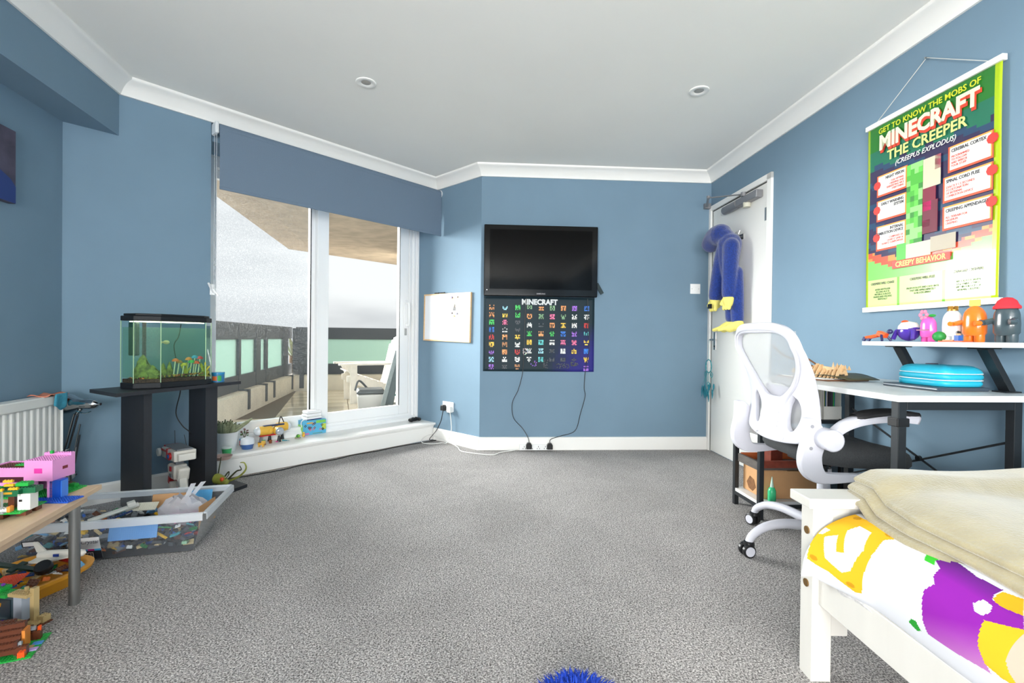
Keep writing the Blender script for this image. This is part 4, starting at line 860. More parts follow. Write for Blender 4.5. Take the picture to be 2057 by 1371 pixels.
def fill2d(name, loops, thick, bev, mat, parent, xoff=0.):
    cu = bpy.data.curves.new(name, 'CURVE'); cu.dimensions = '2D'; cu.fill_mode = 'BOTH'; cu.extrude = thick/2; cu.bevel_depth = bev; cu.bevel_resolution = 2
    for l in loops:
        s = cu.splines.new('POLY'); s.points.add(len(l)-1); s.use_cyclic_u = True
        for i, (a, b) in enumerate(l): s.points[i].co = (a, b, 0, 1)
    t = bpy.data.objects.new(name, cu); COL.objects.link(t); dg = bpy.context.evaluated_depsgraph_get()
    me = bpy.data.meshes.new_from_object(t.evaluated_get(dg)); bpy.data.objects.remove(t)
    bm = bmesh.new(); bm.from_mesh(me); bmesh.ops.remove_doubles(bm, verts=bm.verts, dist=1e-5)
    bmesh.ops.triangulate(bm, faces=bm.faces)
    for _ in range(3):
        es = [e for e in bm.edges if e.calc_length() > .035]
        if es: bmesh.ops.subdivide_edges(bm, edges=es, cuts=1, use_grid_fill=False); bmesh.ops.triangulate(bm, faces=bm.faces)
    for v in bm.verts:
        y, z, d = v.co.x, v.co.y, v.co.z; v.co = Vector((bend(y, z)+d+xoff, y, z))
    bmesh.ops.recalc_face_normals(bm, faces=bm.faces); bm.to_mesh(me); bm.free()
    for p in me.polygons: p.use_smooth = True
    try: me.set_sharp_from_angle(angle=radians(50))
    except Exception: pass
    me.materials.clear(); me.materials.append(mat)
    o = bpy.data.objects.new(name, me); COL.objects.link(o); o.parent = parent; return o
back = fill2d('backrest', [OUT, HOLE]+SLOT, .012, .008, m_cw, oc)
# raised rim around the main opening, as moulded on the shell
MB().tube([(bend(a, b)-.012, a, b) for a, b in outline([(0, 1.004), (.128, .999), (.198, .97), (.22, .905), (.2, .835), (.152, .762), (.1, .708), (.075, .66), (.075, .6), (.09, .555)], 8)[:75]], .009, 8).build('back_rim', m_cw, back, smooth=True)
MB().tube([(bend(a, b)-.012, -a, b) for a, b in outline([(0, 1.004), (.128, .999), (.198, .97), (.22, .905), (.2, .835), (.152, .762), (.1, .708), (.075, .66), (.075, .6), (.09, .555)], 8)[:75]], .009, 8).build('back_rim', m_cw, back, smooth=True)
for k in range(7):
    z = .575+.02*k; MB().tube([(bend(y, z)-.0145, y, z+.006*cos(y*20)) for y in [-.05+.1*i/8 for i in range(9)]], .0022, 5).build('lumbar_rib', m_cw, back)
ms = []
for j in range(19):
    z = .55+.44*j/18; ms.append([(bend(y, z)+.012, y, z) for y in [-.216+.432*i/20 for i in range(21)]])
MB().grid(ms).build('mesh_panel', m_cmesh, oc, smooth=True)
lm = MB().grid([[(bend(y, z)+.035, y, z) for y in [-.13+.26*i/12 for i in range(13)]] for z in (.66, .69, .72, .75)]).build('lumbar_support', M('lilac_white_nylon', (214, 210, 228), .4), oc, smooth=True, solid=.006)
# armrests with side brackets
for s in (-1, 1):
    y0 = s*.262
    pts = [(-.272, .65), (-.235, .648), (-.2, .61), (-.192, .55), (-.205, .5), (-.195, .45), (-.16, .435), (.0, .43), (.03, .415), (-.06, .405), (-.19, .395), (-.25, .41), (-.282, .45), (-.288, .5), (-.275, .57)]
    ob = MB(); ol = outline(pts, 4); ob.prismy(ol, *sorted((y0-.018, y0+.018)))
    br = ob.build('side_bracket', m_cw, oc, smooth=True, bevel=.007, seg=3)
    for (x, z) in ((-.248, .62), (-.252, .535)): MB().lathe([(0, -.001), (.007, -.001), (.007, .001), (0, .001)], (x, y0+s*.0185, z), 10, 'Y').build('screw_cap', M('grey_cap', (150, 150, 156), .5), br)
    MB().cyl((-.2, y0, .575), (-.2, y0+s*.075, .575), .042, n=24).build('arm_pivot', m_cw, oc, smooth=True, bevel=.006)
    ya = y0+s*.035; pa = spline([(-.2, ya, .575), (-.14, ya, .625), (-.06, ya, .652), (.05, ya, .662), (.14, ya, .655)], 6)
    MB().grid([[(p.x+dx, p.y+dy*(1+.25*i/24), p.z+dz) for dx, dy, dz in ((0, -.026, .008), (0, -.016, .016), (0, .016, .016), (0, .026, .008), (0, .02, -.016), (0, -.02, -.016), (0, -.026, .008))] for i, p in enumerate(pa)]).build('arm', m_cw, oc, smooth=True, solid=.004)
    pd = spline([(-.1, ya, .664), (-.03, ya, .678), (.06, ya, .684), (.15, ya, .672)], 5)
    MB().grid([[(p.x, p.y+dy*(sin(pi*(i+.6)/(len(pd)+.2))**.25), p.z+dz) for dy, dz in ((-.036, -.012), (-.038, 0), (-.026, .008), (.026, .008), (.038, 0), (.036, -.012), (-.036, -.012))] for i, p in enumerate(pd)]).build('arm_pad', M('black_pad', (34, 34, 36), .6), oc, smooth=True)
# ================================================================== BED
bd = thing('bed', 'white-painted single bed frame with a low footboard', 'bed', (0, 0, 0))
m_bw = M('white_painted_pine', (214, 211, 204), .45, noise=(3, .02), aniso=(1, 8, 1))
def bolt(x, y, z, par): MB().lathe([(0, -.003), (.011, -.003), (.011, .002), (0, .002)], (x, y, z), 12, 'X').build('bolt', M('brass_bolt', (150, 118, 74), .35, .9), par)
for x in (.845, 1.81):
    p = MB().box(x, x+.055, 1.315, 1.37, 0, .488).build('post', m_bw, bd, bevel=.002)
    if x < 1: bolt(x, 1.342, .415, p); bolt(x, 1.342, .265, p)
MB().box(.825, 1.87, 1.3, 1.395, .488, .516).build('footboard_cap', m_bw, bd, bevel=.003)
for (a, b) in ((.9, .955), (1.755, 1.81)): MB().box(a, b, 1.33, 1.36, .12, .488).build('footboard_stile', m_bw, bd)
MB().box(.955, 1.755, 1.336, 1.354, .15, .488).build('footboard_panel', m_bw, bd)
MB().box(.862, .884, -.62, 1.315, .218, .318).build('side_rail', m_bw, bd, bevel=.002)
MB().box(1.83, 1.852, -.62, 1.315, .218, .318).build('side_rail', m_bw, bd, bevel=.002)
for x in (.845, 1.81): MB().box(x, x+.055, -.68, -.62, 0, .85).build('post', m_bw, bd, bevel=.002)
MB().box(.88, 1.83, -.66, -.64, .2, .85).build('headboard_panel', m_bw, bd)
for k in range(10): MB().box(.884, 1.83, 1.2-k*.19, 1.28-k*.19, .25, .265).build('slat', m_bw, bd)
mt = tag(MB().box(.892, 1.826, -.61, 1.305, .266, .45).build('mattress', M('white_ticking', (232, 230, 226), .9, noise=(60, .06)), bevel=.03, seg=3), 'white single mattress on the bed slats', 'mattress')
BX0, BX1, BYF = .86, 1.86, 1.30      # bed: rail side, wall side, inner face of footboard
DPROF = [(.885, .30), (.858, .33), (.852, .385), (.872, .44), (.93, .478), (1.02, .496), (1.16, .503), (1.4, .505), (1.62, .505), (1.84, .5)]
def duvet_pt(s, y):
    """point of the duvet's upper surface: s = 0 at the rail .. 1 at the wall, y along the bed"""
    n = len(DPROF)-1
    t = min(s, .9999)*n; i = int(t); f = t-i
    a, b, c, d = DPROF[max(i-1, 0)], DPROF[i], DPROF[i+1], DPROF[min(i+2, n)]
    h = lambda k: .5*((2*b[k])+(c[k]-a[k])*f+(2*a[k]-5*b[k]+4*c[k]-d[k])*f*f+(3*b[k]-a[k]-3*c[k]+d[k])*f**3)
    x, z = h(0), h(1)
    e = max(0., min(1., (BYF-y)/.16)); e = math.sin(e*math.pi/2)
    lift = max(0, z-.3); z = .3+lift*(.93+.07*e)
    x -= .07*(1-max(0., min(1., (BYF-y)/.2)))**1.4*max(0, 1-s*2.4)*min(1, s*14)
    w = math.sin(y*23+s*9)*.5+math.sin(y*11-s*17+1)*.5
    z += .006*w*min(1, s*5); x += .004*math.sin(y*19+s*4)*max(0, 1-s*3)
    return (x, y, z)
POLY = {
'block': [(0.344, 1.3), (0.424, 1.3), (0.474, 1.3), (0.46, 1.255), (0.472, 1.218), (0.465, 1.153), (0.445, 1.14), (0.416, 1.15), (0.361, 1.135), (0.295, 1.13), (0.221, 1.133), (0.146, 1.135), (0.131, 1.155), (0.15, 1.188), (0.172, 1.225), (0.172, 1.26), (0.177, 1.292), (0.259, 1.3), (0.31, 1.3)],
'mark': [(.228, 1.245), (.31, 1.275), (.34, 1.245), (.275, 1.222), (.285, 1.2), (.375, 1.238), (.415, 1.23), (.415, 1.19), (.33, 1.158), (.225, 1.168), (.2, 1.19)],
'mark2': [(.31, 1.296), (.35, 1.298), (.345, 1.277), (.318, 1.284)],
'green': [(0.419, 1.04), (0.457, 1.062), (0.511, 1.06), (0.508, 1.025), (0.498, 1.018), (0.482, 1.02), (0.44, 1.028), (0.419, 1.015)],
'purple': [(0.44, 1.028), (0.479, 1.018), (0.457, 0.948), (0.46, 0.897), (0.433, 0.897), (0.416, 0.89), (0.416, 0.835), (0.378, 0.815), (0.346, 0.87), (0.293, 0.863), (0.233, 0.85), (0.182, 0.83), (0.172, 0.895), (0.172, 0.958), (0.204, 0.97), (0.271, 0.98), (0.315, 0.985), (0.358, 0.978), (0.38, 0.993), (0.419, 1.002)],
'dot': [(0.375, 0.905), (0.404, 0.9), (0.399, 0.88), (0.378, 0.873), (0.356, 0.878), (0.356, 0.893)],
'yellow2': [(0.421, 0.893), (0.455, 0.895), (0.465, 0.865), (0.416, 0.835), (0.411, 0.868), (0.414, 0.885)],
'yellow': [(0.346, 0.87), (0.378, 0.815), (0.39, .76), (.3, .74), (.2, .76), (0.192, 0.812), (0.201, 0.84), (0.254, 0.858), (0.293, 0.863)],
'peach': [(0.366, 0.81), (0.317, 0.81), (0.259, 0.81), (0.23, 0.802), (0.211, 0.79), (0.23, 0.75), (.33, .74), (.37, .77)],
'green2': [(0.163, 1.008), (0.182, 1.0), (0.187, 0.988), (0.165, 0.975), (0.153, 0.985)]}
def inside(pl, s, y):
    r = False; n = len(pl)
    for i in range(n):
        (a, b), (c, d) = pl[i], pl[(i+1) % n]
        if (b > y) != (d > y) and s < (c-a)*(y-b)/(d-b)+a: r = not r
    return r
INK = [('block', (232, 176, 36)), ('mark', (214, 216, 222)), ('mark2', (214, 216, 222)), ('purple', (168, 44, 190)), ('green', (60, 190, 50)), ('green2', (40, 150, 50)), ('yellow', (234, 184, 40)), ('yellow2', (230, 166, 32)), ('peach', (232, 188, 168)), ('dot', (214, 216, 222))]
BBX = {n: (min(p[0] for p in v), max(p[0] for p in v), min(p[1] for p in v), max(p[1] for p in v)) for n, v in POLY.items()}
def ink(s, y):
    if s > .53: return (216, 217, 222)
    c = (216, 217, 222)
    for n, k in INK:
        b_ = BBX[n]
        if b_[0] <= s <= b_[1] and b_[2] <= y <= b_[3] and inside(POLY[n], s, y):
            c = k
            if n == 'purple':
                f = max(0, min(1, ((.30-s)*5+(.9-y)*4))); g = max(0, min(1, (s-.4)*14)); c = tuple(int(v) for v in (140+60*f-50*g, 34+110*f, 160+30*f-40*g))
    for (a, b) in ((.45, 1.27), (.45, 1.16), (.16, 1.165), (.2, 1.275)):
        if ((s-a)/.012)**2+((y-b)/.012)**2 < 1: c = (196, 140, 24)
    return c
dv = MB(); S1, Y0, Y1 = .56, 1.30, .40
gs = [i/260*S1 for i in range(261)]; gy = [Y0-(Y0-Y1)*j/340 for j in range(341)]
pts_ = [[duvet_pt(s, y) for y in gy] for s in gs]
vs = [p for r in pts_ for p in r]; n = len(gy); dv.v = vs
for i in range(len(gs)-1):
    for j in range(n-1):
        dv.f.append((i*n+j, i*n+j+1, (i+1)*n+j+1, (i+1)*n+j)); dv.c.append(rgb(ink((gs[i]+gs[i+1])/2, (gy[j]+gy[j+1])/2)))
du = thing('duvet', 'white duvet with yellow, purple and green cartoon print', 'duvet', (0, 0, 0))
m_duv = MV('printed_cotton', .9, .2)
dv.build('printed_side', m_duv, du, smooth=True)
rest = MB(); gs2 = [S1+(1-S1)*i/30 for i in range(31)]
rest.grid([[duvet_pt(s, y) for y in [Y0-(Y0-Y1)*j/60 for j in range(61)]] for s in gs2]); rest.grid([[duvet_pt(s, y) for y in [Y1-1.0*j/50 for j in range(51)]] for s in [i/60 for i in range(61)]])
rest.build('plain_side', M('white_cotton', (216, 217, 222), .9), du, smooth=True)
MB().grid([[duvet_pt(s, Y0) for s in [i/60 for i in range(61)]], [(duvet_pt(s, Y0)[0], Y0+.006, .3) for s in [i/60 for i in range(61)]]]).build('end_fold', MATS['white_cotton'], du, smooth=True)
MB().tube(spline([(.872, 1.26, .318), (.866, 1.22, .305), (.87, 1.18, .312), (.875, 1.1, .305)], 5), .012, 8).build('lace_sheet_edge', M('grey_lace', (206, 204, 204), .9, noise=(120, .2)), du, smooth=True)
# ---- beige fleece blanket, folded in two, along the wall side
bl = thing('blanket', 'folded beige fleece blanket spread along the bed', 'blanket', (0, 0, 0))
m_fl = M('beige_fleece', (158, 147, 114), 1, noise=(18, .1, 4), bump=(160, .5), sheen=.6)
def blank(k, lift):
    """one layer; k shifts the folded edge, lift = height over the duvet"""
    rows = []
    for j in range(61):
        y = 1.375-1.75*j/60; x0 = .94+k+.035*max(0, (y-1.12)*4)+.006*sin(y*14+k*60); r = []
        for i in range(41):
            t = i/40; x = x0+(1.83-x0)*t; base_z = .505-.012*max(0, 1-(x-.86)/.14)*0
            s = (x-.86)/1.0
            zz = .5+lift+.009*sin(x*9+y*4)*min(1, t*4)+.006*sin(y*11-x*5)-(.03*math.exp(-((x-.93)/.05)))*(1 if x < 1.05 else 0)
            w_ = max(0., min(1., (y-1.23)/.06)); zz += .026*w_*w_*(3-2*w_)
            zz -= .012*(1-min(1, t*14))**2
            r.append((x, y, zz))
        rows.append(r)
    return rows
L1, L2, L3 = blank(0, .016), blank(.012, .036), blank(.03, .056)
def layer(name, rows, th):
    k = MB(); k.grid(rows)
    ed = []
    for r in rows:
        x, y, z = r[0]; ed.append([(x+.014*(1-cos(a))*0+(-.012*sin(a)), y, z-th/2*(1-cos(a))) for a in [pi*q/6 for q in range(7)]]+[(x+.05, y, z-th)])
    k.grid(ed)
    e2 = []
    x_ = rows[0]; e2 = [[(p[0], p[1]+.01*sin(a), p[2]-th/2*(1-cos(a))) for a in [pi*q/5 for q in range(6)]] for p in x_]
    k.grid(e2)
    return k.build(name, m_fl, bl, smooth=True)
layer('bottom_layer', L1, .018); layer('middle_layer', L2, .018); layer('top_layer', L3, .018)
# small raised crease on top
MB().grid([[(1.38+.3*i/12+.01*j, 1.16-.22*i/12+(j-3)*.012, .566+.012*cos((j-3)*pi/6)*sin(pi*i/12)) for j in range(7)] for i in range(13)]).build('crease', m_fl, bl, smooth=True)
# ---- blue shaggy cushion at the lower edge
sc_ = thing('shaggy_cushion', 'royal blue long-pile cushion on the carpet at the bottom edge', 'cushion', (.17, 1.16, 0))
MB().ball((0, 0, .03), .1, 20, 12, sy=.9, sz=.32).build('pad', M('royal_blue_fur', (14, 60, 176), .8, noise=(60, .3)), sc_, smooth=True)
random.seed(13); fur = MB()
for k in range(900):
    a = random.uniform(0, 2*pi); r = .1*sqrt(random.random()); x, y = r*cos(a), r*sin(a)*.9; z = .03+.032*sqrt(max(0, 1-(r/.101)**2)); L = random.uniform(.02, .05)
    d = Vector((cos(a)*r/.1*1.0+random.uniform(-.5, .5), sin(a)*r/.1+random.uniform(-.5, .5), random.uniform(.2, .8))).normalized(); p = Vector((x, y, z)); s = d.cross(Vector((0, 0, 1))).normalized()*.0022; m_ = p+d*L*.55+Vector((0, 0, .003)); e = p+d*L+Vector((0, 0, -.006))
    fur._add([p-s, p+s, m_+s*.8, m_-s*.8, e], [(0, 1, 2, 3), (3, 2, 4)])
fo_ = fur.build('fur', MATS['royal_blue_fur'], sc_); fo_['kind'] = 'stuff'
# ================================================================== LEFT SIDE
m_rad = M('radiator_white', (238, 238, 234), .35)
rd = wthing('radiator', 'white ribbed panel radiator on the left wall', 'radiator', 'left', -.75, .14)
RL = .6
prof = []
nr = 30
for k in range(nr):
    x = -RL+.02+k*.039
    for dx, dy in ((0, -.087), (.006, -.087), (.014, -.0915), (.025, -.0915), (.033, -.087)): prof.append((x+dx, dy))
MB().grid([[(x, y, z) for x, y in prof] for z in (.03, .45)]).build('front_panel', m_rad, rd)
MB().box(-RL, RL, -.084, -.04, 0, .46).build('water_panel', m_rad, rd, bevel=.004)
MB().box(-RL-.002, RL+.002, -.102, -.035, .452, .5).build('top_grille', m_rad, rd, bevel=.006)
MB().box(RL-.002, RL+.003, -.098, -.035, .0, .5).build('end_panel', m_rad, rd, bevel=.002)
for x in (-.4, .4): MB().box(x-.02, x+.02, -.04, 0, .1, .4).build('wall_bracket', m_rad, rd)
vv = MB().cyl((RL, -.06, .02), (RL+.05, -.06, .02), .012, n=10).cyl((RL+.05, -.06, -.14), (RL+.05, -.06, .03), .009, n=10).build('pipe', MATS['satin_nickel'], rd, smooth=True)
vh = MB().lathe([(0, .05), (.017, .05), (.022, .06), (.025, .1), (.021, .125), (.012, .135), (0, .137)], (RL, -.06, .055), 18, 'X').build('valve_head', M('grey_white_valve', (212, 212, 210), .45), rd, smooth=True)
for k in range(4): MB().cbox((RL+.12, -.06+.02*cos(k*pi/4+.8), .055+.02*sin(k*pi/4+.8)), (.03, .004, .004)).build('valve_slot', MATS['dark_gap'], vh)
# cloth over the radiator end
ct = thing('cleaning_cloth', 'orange and teal cloth draped over the radiator end', 'cloth', on_wall('left', -.21, .0, .641), ROT['left'])
MB().grid([[(-.07+.14*i/8, -.03-.085*j/6, .004+.006*sin(i*1.3+j)) for j in range(7)] for i in range(9)]).build('orange_part', M('orange_cloth', (214, 134, 108), .95), ct, smooth=True, solid=.003)
MB().grid([[(-.02+.085*i/8-.01*(j/6), -.114-.004*sin(i*1.1)*j/6, .008-.085*(j/6)*(1-.35*abs(i-5)/5)) for j in range(7)] for i in range(9)]).build('teal_part', M('teal_cloth', (64, 150, 176), .95, noise=(60, .15)), ct, smooth=True, solid=.003)
# chrome desk lamp beside the radiator
lm_ = thing('desk_lamp', 'chrome spring-arm desk lamp standing beside the radiator', 'lamp', (-2.225, 2.452, 0), 0)
m_chr = M('polished_chrome', (186, 188, 190), .1, 1)
MB().lathe([(0, 0), (.07, 0), (.07, .012), (.03, .025), (.012, .03), (.012, .05), (0, .05)], (-.05, 0, 0), 24).build('base', m_chr, lm_, smooth=True)
for s in (-.012, .012):
    MB().tube([(-.05, s, .05), (-.085, s, .33)], .005, 8).build('lower_rod', m_chr, lm_); MB().tube([(-.085, s, .33), (-.03, s, .535)], .005, 8).build('upper_rod', m_chr, lm_)
MB().tube([(-.035, 0, .36), (-.01, 0, .48)], .004, 8).build('spring_rod', m_chr, lm_); MB().tube([(-.06, .02, .27), (-.035, .02, .42)], .008, 8).build('spring', M('dull_steel', (120, 122, 124), .4, 1), lm_, smooth=True)
MB().lathe([(0, -.014), (.02, -.014), (.02, .014), (0, .014)], (-.085, 0, .33), 14, 'Y').build('elbow', m_chr, lm_)
hd = MB().lathe([(.05, -.125), (.056, -.12), (.053, -.09), (.044, -.05), (.03, -.02), (.026, .0), (.026, .05), (.021, .072), (.007, .084), (.007, .096), (0, .097)], (.0, 0, .585), 28, 'X').build('shade', m_chr, lm_, smooth=True)
for k in range(5): MB().cbox((.02, .025*sin(k-2), .585+.025*cos(k-2)), (.03, .003, .003)).build('vent_slot', m_blk, hd)
MB().cyl((-.03, 0, .53), (-.005, 0, .562), .009, n=10).build('knuckle', m_chr, lm_); MB().tube(spline([(-.01, -.02, .55), (.03, -.02, .54), (.06, -.015, .55)], 4), .003, 6).build('shade_wire', m_chr, hd)
# ---- aquarium stand
N0 = V2(-1.872, 2.24); AU = V2(.201, .681); BU = V2(-.274, .166)
PS = lambda a, b: F_(N0+AU*a+BU*b)
ZT = .667
st = thing('aquarium_stand', 'black board stand carrying the aquarium', 'stand', (0, 0, 0))
m_stand = M('black_ash_board', (36, 38, 44), .5, noise=(60, .1), aniso=(1, 1, .1))
MB().prism([PS(0, 0), PS(1, 0), PS(1, .82), PS(0, 1)], ZT-.018, ZT).build('top_board', m_stand, st)
MB().prism([PS(.14, -.05), PS(1.06, -.05), PS(1.06, .72), PS(.14, .95)], 0, .02).build('base_board', m_stand, st)
MB().prism([PS(.21, .15), PS(.268, .15), PS(.268, 1), PS(.21, 1)], .02, ZT-.018).build('column', m_stand, st)
MB().prism([PS(.70, .15), PS(.81, .15), PS(.81, .75), PS(.70, .75)], .02, ZT-.018).build('column', m_stand, st)
# ---- aquarium: bow-fronted tank
TK = [V2(-2.036, 2.459), V2(-1.938, 2.421), V2(-1.839, 2.479), V2(-1.737, 2.69), V2(-1.75, 2.76)]
tc_ = sum(TK, V2(0, 0))/5
def tk(k): return [F_(tc_+(p-tc_)*k) for p in TK]
aq = thing('aquarium', 'small bow-fronted aquarium with black hood and lit water', 'aquarium', (0, 0, 0))
m_hood = M('black_hood_plastic', (30, 34, 38), .5, spec=.2)
MB().prism(tk(1.0), ZT+.001, ZT+.03).build('base_tray', m_hood, aq, bevel=.003)
MB().prism(tk(1.0), ZT+.352, ZT+.378).build('hood', m_hood, aq, bevel=.003)
MB().prism(tk(.94), ZT+.378, ZT+.39).build('hood_lid', m_hood, aq, bevel=.003)
m_tank = MG('aquarium_glass', (240, 250, 246), .07)
for i in range(5):
    p, q = Vector((*tk(.985)[i], 0)), Vector((*tk(.985)[(i+1) % 5], 0)); d = (q-p); nn = Vector((d.y, -d.x, 0)).normalized()*.003
    MB()._add([p+Vector((0, 0, ZT+.03)), q+Vector((0, 0, ZT+.03)), q+Vector((0, 0, ZT+.352)), p+Vector((0, 0, ZT+.352))], [(0, 1, 2, 3)]).build('glass_pane', m_tank, aq)
    MB().bar(p+Vector((0, 0, ZT+.03)), p+Vector((0, 0, ZT+.352)), .003, .003).build('glass_edge', M('green_glass_edge', (170, 200, 160), .2), aq)
MB().prism(tk(.955), ZT+.055, ZT+.318).build('water', MG('aquarium_water', (222, 242, 232), .03, .05, haze=.1, hazec=(200, 226, 208)), aq)
g_ = MB(); random.seed(31)
MB().prism(tk(.95), ZT+.031, ZT+.05).build('gravel_bed', M('dark_gravel', (60, 44, 34), .8, noise=(150, .8, 2)), aq)
tx0, ty0 = tc_.x, tc_.y
def in_tank(s, t): p = TK[0]+(TK[4]-TK[0])*s; f = TK[1]+(TK[3]-TK[1])*s; q = p+(f-p)*t; return q
for k in range(330):
    s, t = random.random(), random.uniform(.05, 1.1); q = tc_+(in_tank(s, t)-tc_)*.88; c = random.choice([(196, 90, 40), (230, 160, 60), (70, 40, 26), (50, 40, 36), (180, 170, 60), (150, 60, 40)]); g_.col = rgb(c); r = random.uniform(.0025, .005)
    g_.ball((q.x, q.y, ZT+.05+random.uniform(0, .006)+.012*s), r, 6, 4)
gg = g_.build('gravel', m_prm, aq); gg['kind'] = 'stuff'
m_rock = M('mossy_rock', (128, 130, 52), .9, noise=(60, .5, 5), bump=(80, 1.))
def rock(name, s, t, rad, h):
    q = in_tank(s, t); k = MB()
    rows = []
    for j in range(8):
        zz = j/7; rr = rad*(1-zz**1.6*.85)*(1 if j < 7 else .2)
        rows.append([(q.x+rr*cos(2*pi*i/12)*(1+.22*sin(i*2.3+j*1.7)), q.y+rr*sin(2*pi*i/12)*(1+.22*cos(i*1.7+j)), ZT+.045+h*zz) for i in range(13)])
    k.grid(rows); k._add([rows[-1][i] for i in range(12)], [tuple(range(12))]); return k.build(name, m_rock, aq, smooth=True)
rock('rock', .18, .55, .045, .13); rock('rock', .27, .75, .04, .075); rock('rock', .42, .5, .02, .085); rock('rock', .5, .42, .018, .09); rock('rock', .93, .4, .03, .06)
for (s, t, h, c) in ((.55, .7, .095, (226, 104, 40)), (.6, .55, .085, (170, 120, 40)), (.66, .75, .07, (200, 180, 50)), (.72, .6, .1, (230, 130, 50)), (.76, .75, .085, (60, 170, 80)), (.8, .6, .11, (60, 150, 190)), (.87, .7, .105, (220, 60, 70)), (.83, .85, .08, (230, 90, 50))):
    q = in_tank(s, t*.9); mm = M('mushroom_%d_%d' % (c[0], c[1]), c, .5)
    o = MB().lathe([(.017, -.004), (.016, .002), (.01, .01), (0, .013)], (q.x+.006, q.y, ZT+.045+h), 12).build('ornament_cap', mm, aq, smooth=True)
    MB().tube([(q.x-.006, q.y, ZT+.045), (q.x+.006, q.y, ZT+.045+h)], .003, 6).build('stalk', M('pale_stalk', (226, 218, 180), .5), o)
for (s, t) in ((.7, .5), (.95, .6)):
    q = in_tank(s, t)
    for k in range(7): a = k*.9; MB().tube(spline([(q.x, q.y, ZT+.05), (q.x+.012*cos(a), q.y+.012*sin(a), ZT+.085), (q.x+.026*cos(a), q.y+.026*sin(a), ZT+.1+.005*k)], 4), [.004]*8+[.001], 5).build('water_plant', M('plant_yellow_green', (190, 180, 50), .6), aq)
q = in_tank(.1, .35)
MB().box(q.x-.02, q.x+.02, q.y-.015, q.y+.015, ZT+.17, ZT+.345).build('filter', M('dark_green_filter', (24, 58, 52), .4), aq, bevel=.006)
q = in_tank(.22, .25); MB().cyl((q.x, q.y, ZT+.16), (q.x, q.y, ZT+.345), .009, n=10).build('heater', m_blk, aq)
q = in_tank(.5, .62); MB().prism([F_(tc_+(V2(*p)-tc_)*.9) for p in tk(.9)], ZT+.346, ZT+.35).build('light_strip', M('tank_light', (250, 246, 214), .4, emit=5.), aq)
bk = [(p.x, p.y) for p in TK]
MB().tube(spline([(-1.86, 2.66, ZT+.34), (-1.87, 2.655, ZT+.27), (-1.885, 2.64, ZT+.22), (-1.87, 2.645, ZT+.12)], 6), .0025, 6).build('inner_cable', m_blk, aq)
fsh = MB().ball((0, 0, 0), .011, 10, 6, sx=1.7, sy=.5).build('fish', M('pale_fish', (190, 170, 130), .4), None, smooth=True); q = in_tank(.45, .6); fsh.location = (q.x, q.y, ZT+.24); tag(fsh, 'small pale fish swimming high in the aquarium', 'fish')
tl_ = MB()._add([(-.015, 0, 0), (-.03, 0, .01), (-.03, 0, -.01)], [(0, 1, 2)]).build('tail', MATS['pale_fish'], fsh, solid=.001)
tag(MB().tube(spline([(-1.94, 2.775, .648), (-1.955, 2.79, .6), (-1.985, 2.8, .485), (-1.95, 2.805, .41), (-1.91, 2.83, .35), (-1.9, 2.87, .22), (-1.93, 2.9, .05)], 6), .003, 6).build('aquarium_cable', m_blk), 'black cable hanging below the aquarium', 'cable')
tn = thing('fish_food_tin', 'small blue and red food tin beside the aquarium', 'tin', (-1.765, 2.845, ZT+.0005))
MB().lathe([(0, 0), (.034, 0), (.034, .05), (0, .05)], n=20).build('tin_body', M('tin_blue', (50, 120, 170), .4), tn, smooth=True); MB().lathe([(.0355, .048), (.0355, .058), (0, .059)], n=20).build('tin_lid', M('tin_lid_blue', (40, 140, 190), .3), tn, smooth=True)
lb = MB()
for (a0, a1, z0, z1, c) in ((-2.9, -2.1, .012, .04, (230, 230, 225)), (-2.0, -1.2, .01, .036, (220, 110, 50)), (-1.1, -.5, .008, .04, (60, 160, 80))):
    lb.col = rgb(c); lb.grid([[(.0345*cos(a), .0345*sin(a), z) for a in [a0+(a1-a0)*i/6 for i in range(7)]] for z in (z0, z1)])
lb.build('tin_label', m_prm, tn)
# ---- robot toy on the stand's base
rt = thing('toy_robot', 'white and red two-legged brick-built robot on the stand base', 'toy', (-1.925, 2.74, .02), radians(-38)); rt.scale = (1.3,)*3
m_tw = M('toy_white', (228, 224, 214), .35); m_tr = M('toy_red', (190, 26, 32), .35); m_tg = M('toy_grey', (128, 132, 136), .4)
MB().box(-.085, .075, -.04, .045, .165, .21).build('head', m_tw, rt, bevel=.004); MB().box(-.08, .07, -.028, .033, .21, .217).build('head_top', m_tg, rt, bevel=.002)
MB().box(-.087, -.02, -.0425, -.038, .195, .203).build('head_stripe', m_tr, rt); MB().box(-.02, -.008, -.0425, .03, .168, .211).build('head_stripe', m_tr, rt); MB().box(-.095, -.075, -.03, .03, .19, .215).build('head_cap', m_tr, rt, bevel=.003)
MB().lathe([(0, -.01), (.018, -.01), (.018, .0), (0, .0)], (-.087, -.045, .187), 16, 'Y').build('side_disc', m_tw, rt)
MB().lathe([(0, -.01), (.016, -.008), (.016, .0), (0, .0)], (.03, -.04, .185), 16, 'Y').build('lens_ring', m_tr, rt); MB().lathe([(0, -.013), (.009, -.011), (.009, .0), (0, .0)], (.03, -.04, .185), 14, 'Y').build('lens', M('lens_blue', (30, 110, 190), .15), rt)
MB().box(.075, .1, -.03, .035, .17, .2).build('snout', m_tw, rt, bevel=.004); MB().bar((0, 0, .13), (0, 0, .167), .03, .03).build('neck', m_tg, rt)
MB().box(-.027, .027, -.026, .026, .075, .14).build('torso', m_tw, rt, bevel=.006); MB().box(-.015, .015, -.032, -.029, .085, .1).build('hatch', m_tg, rt); MB().box(-.012, .006, -.033, -.029, .112, .132).build('torso_stripe', m_tr, rt)
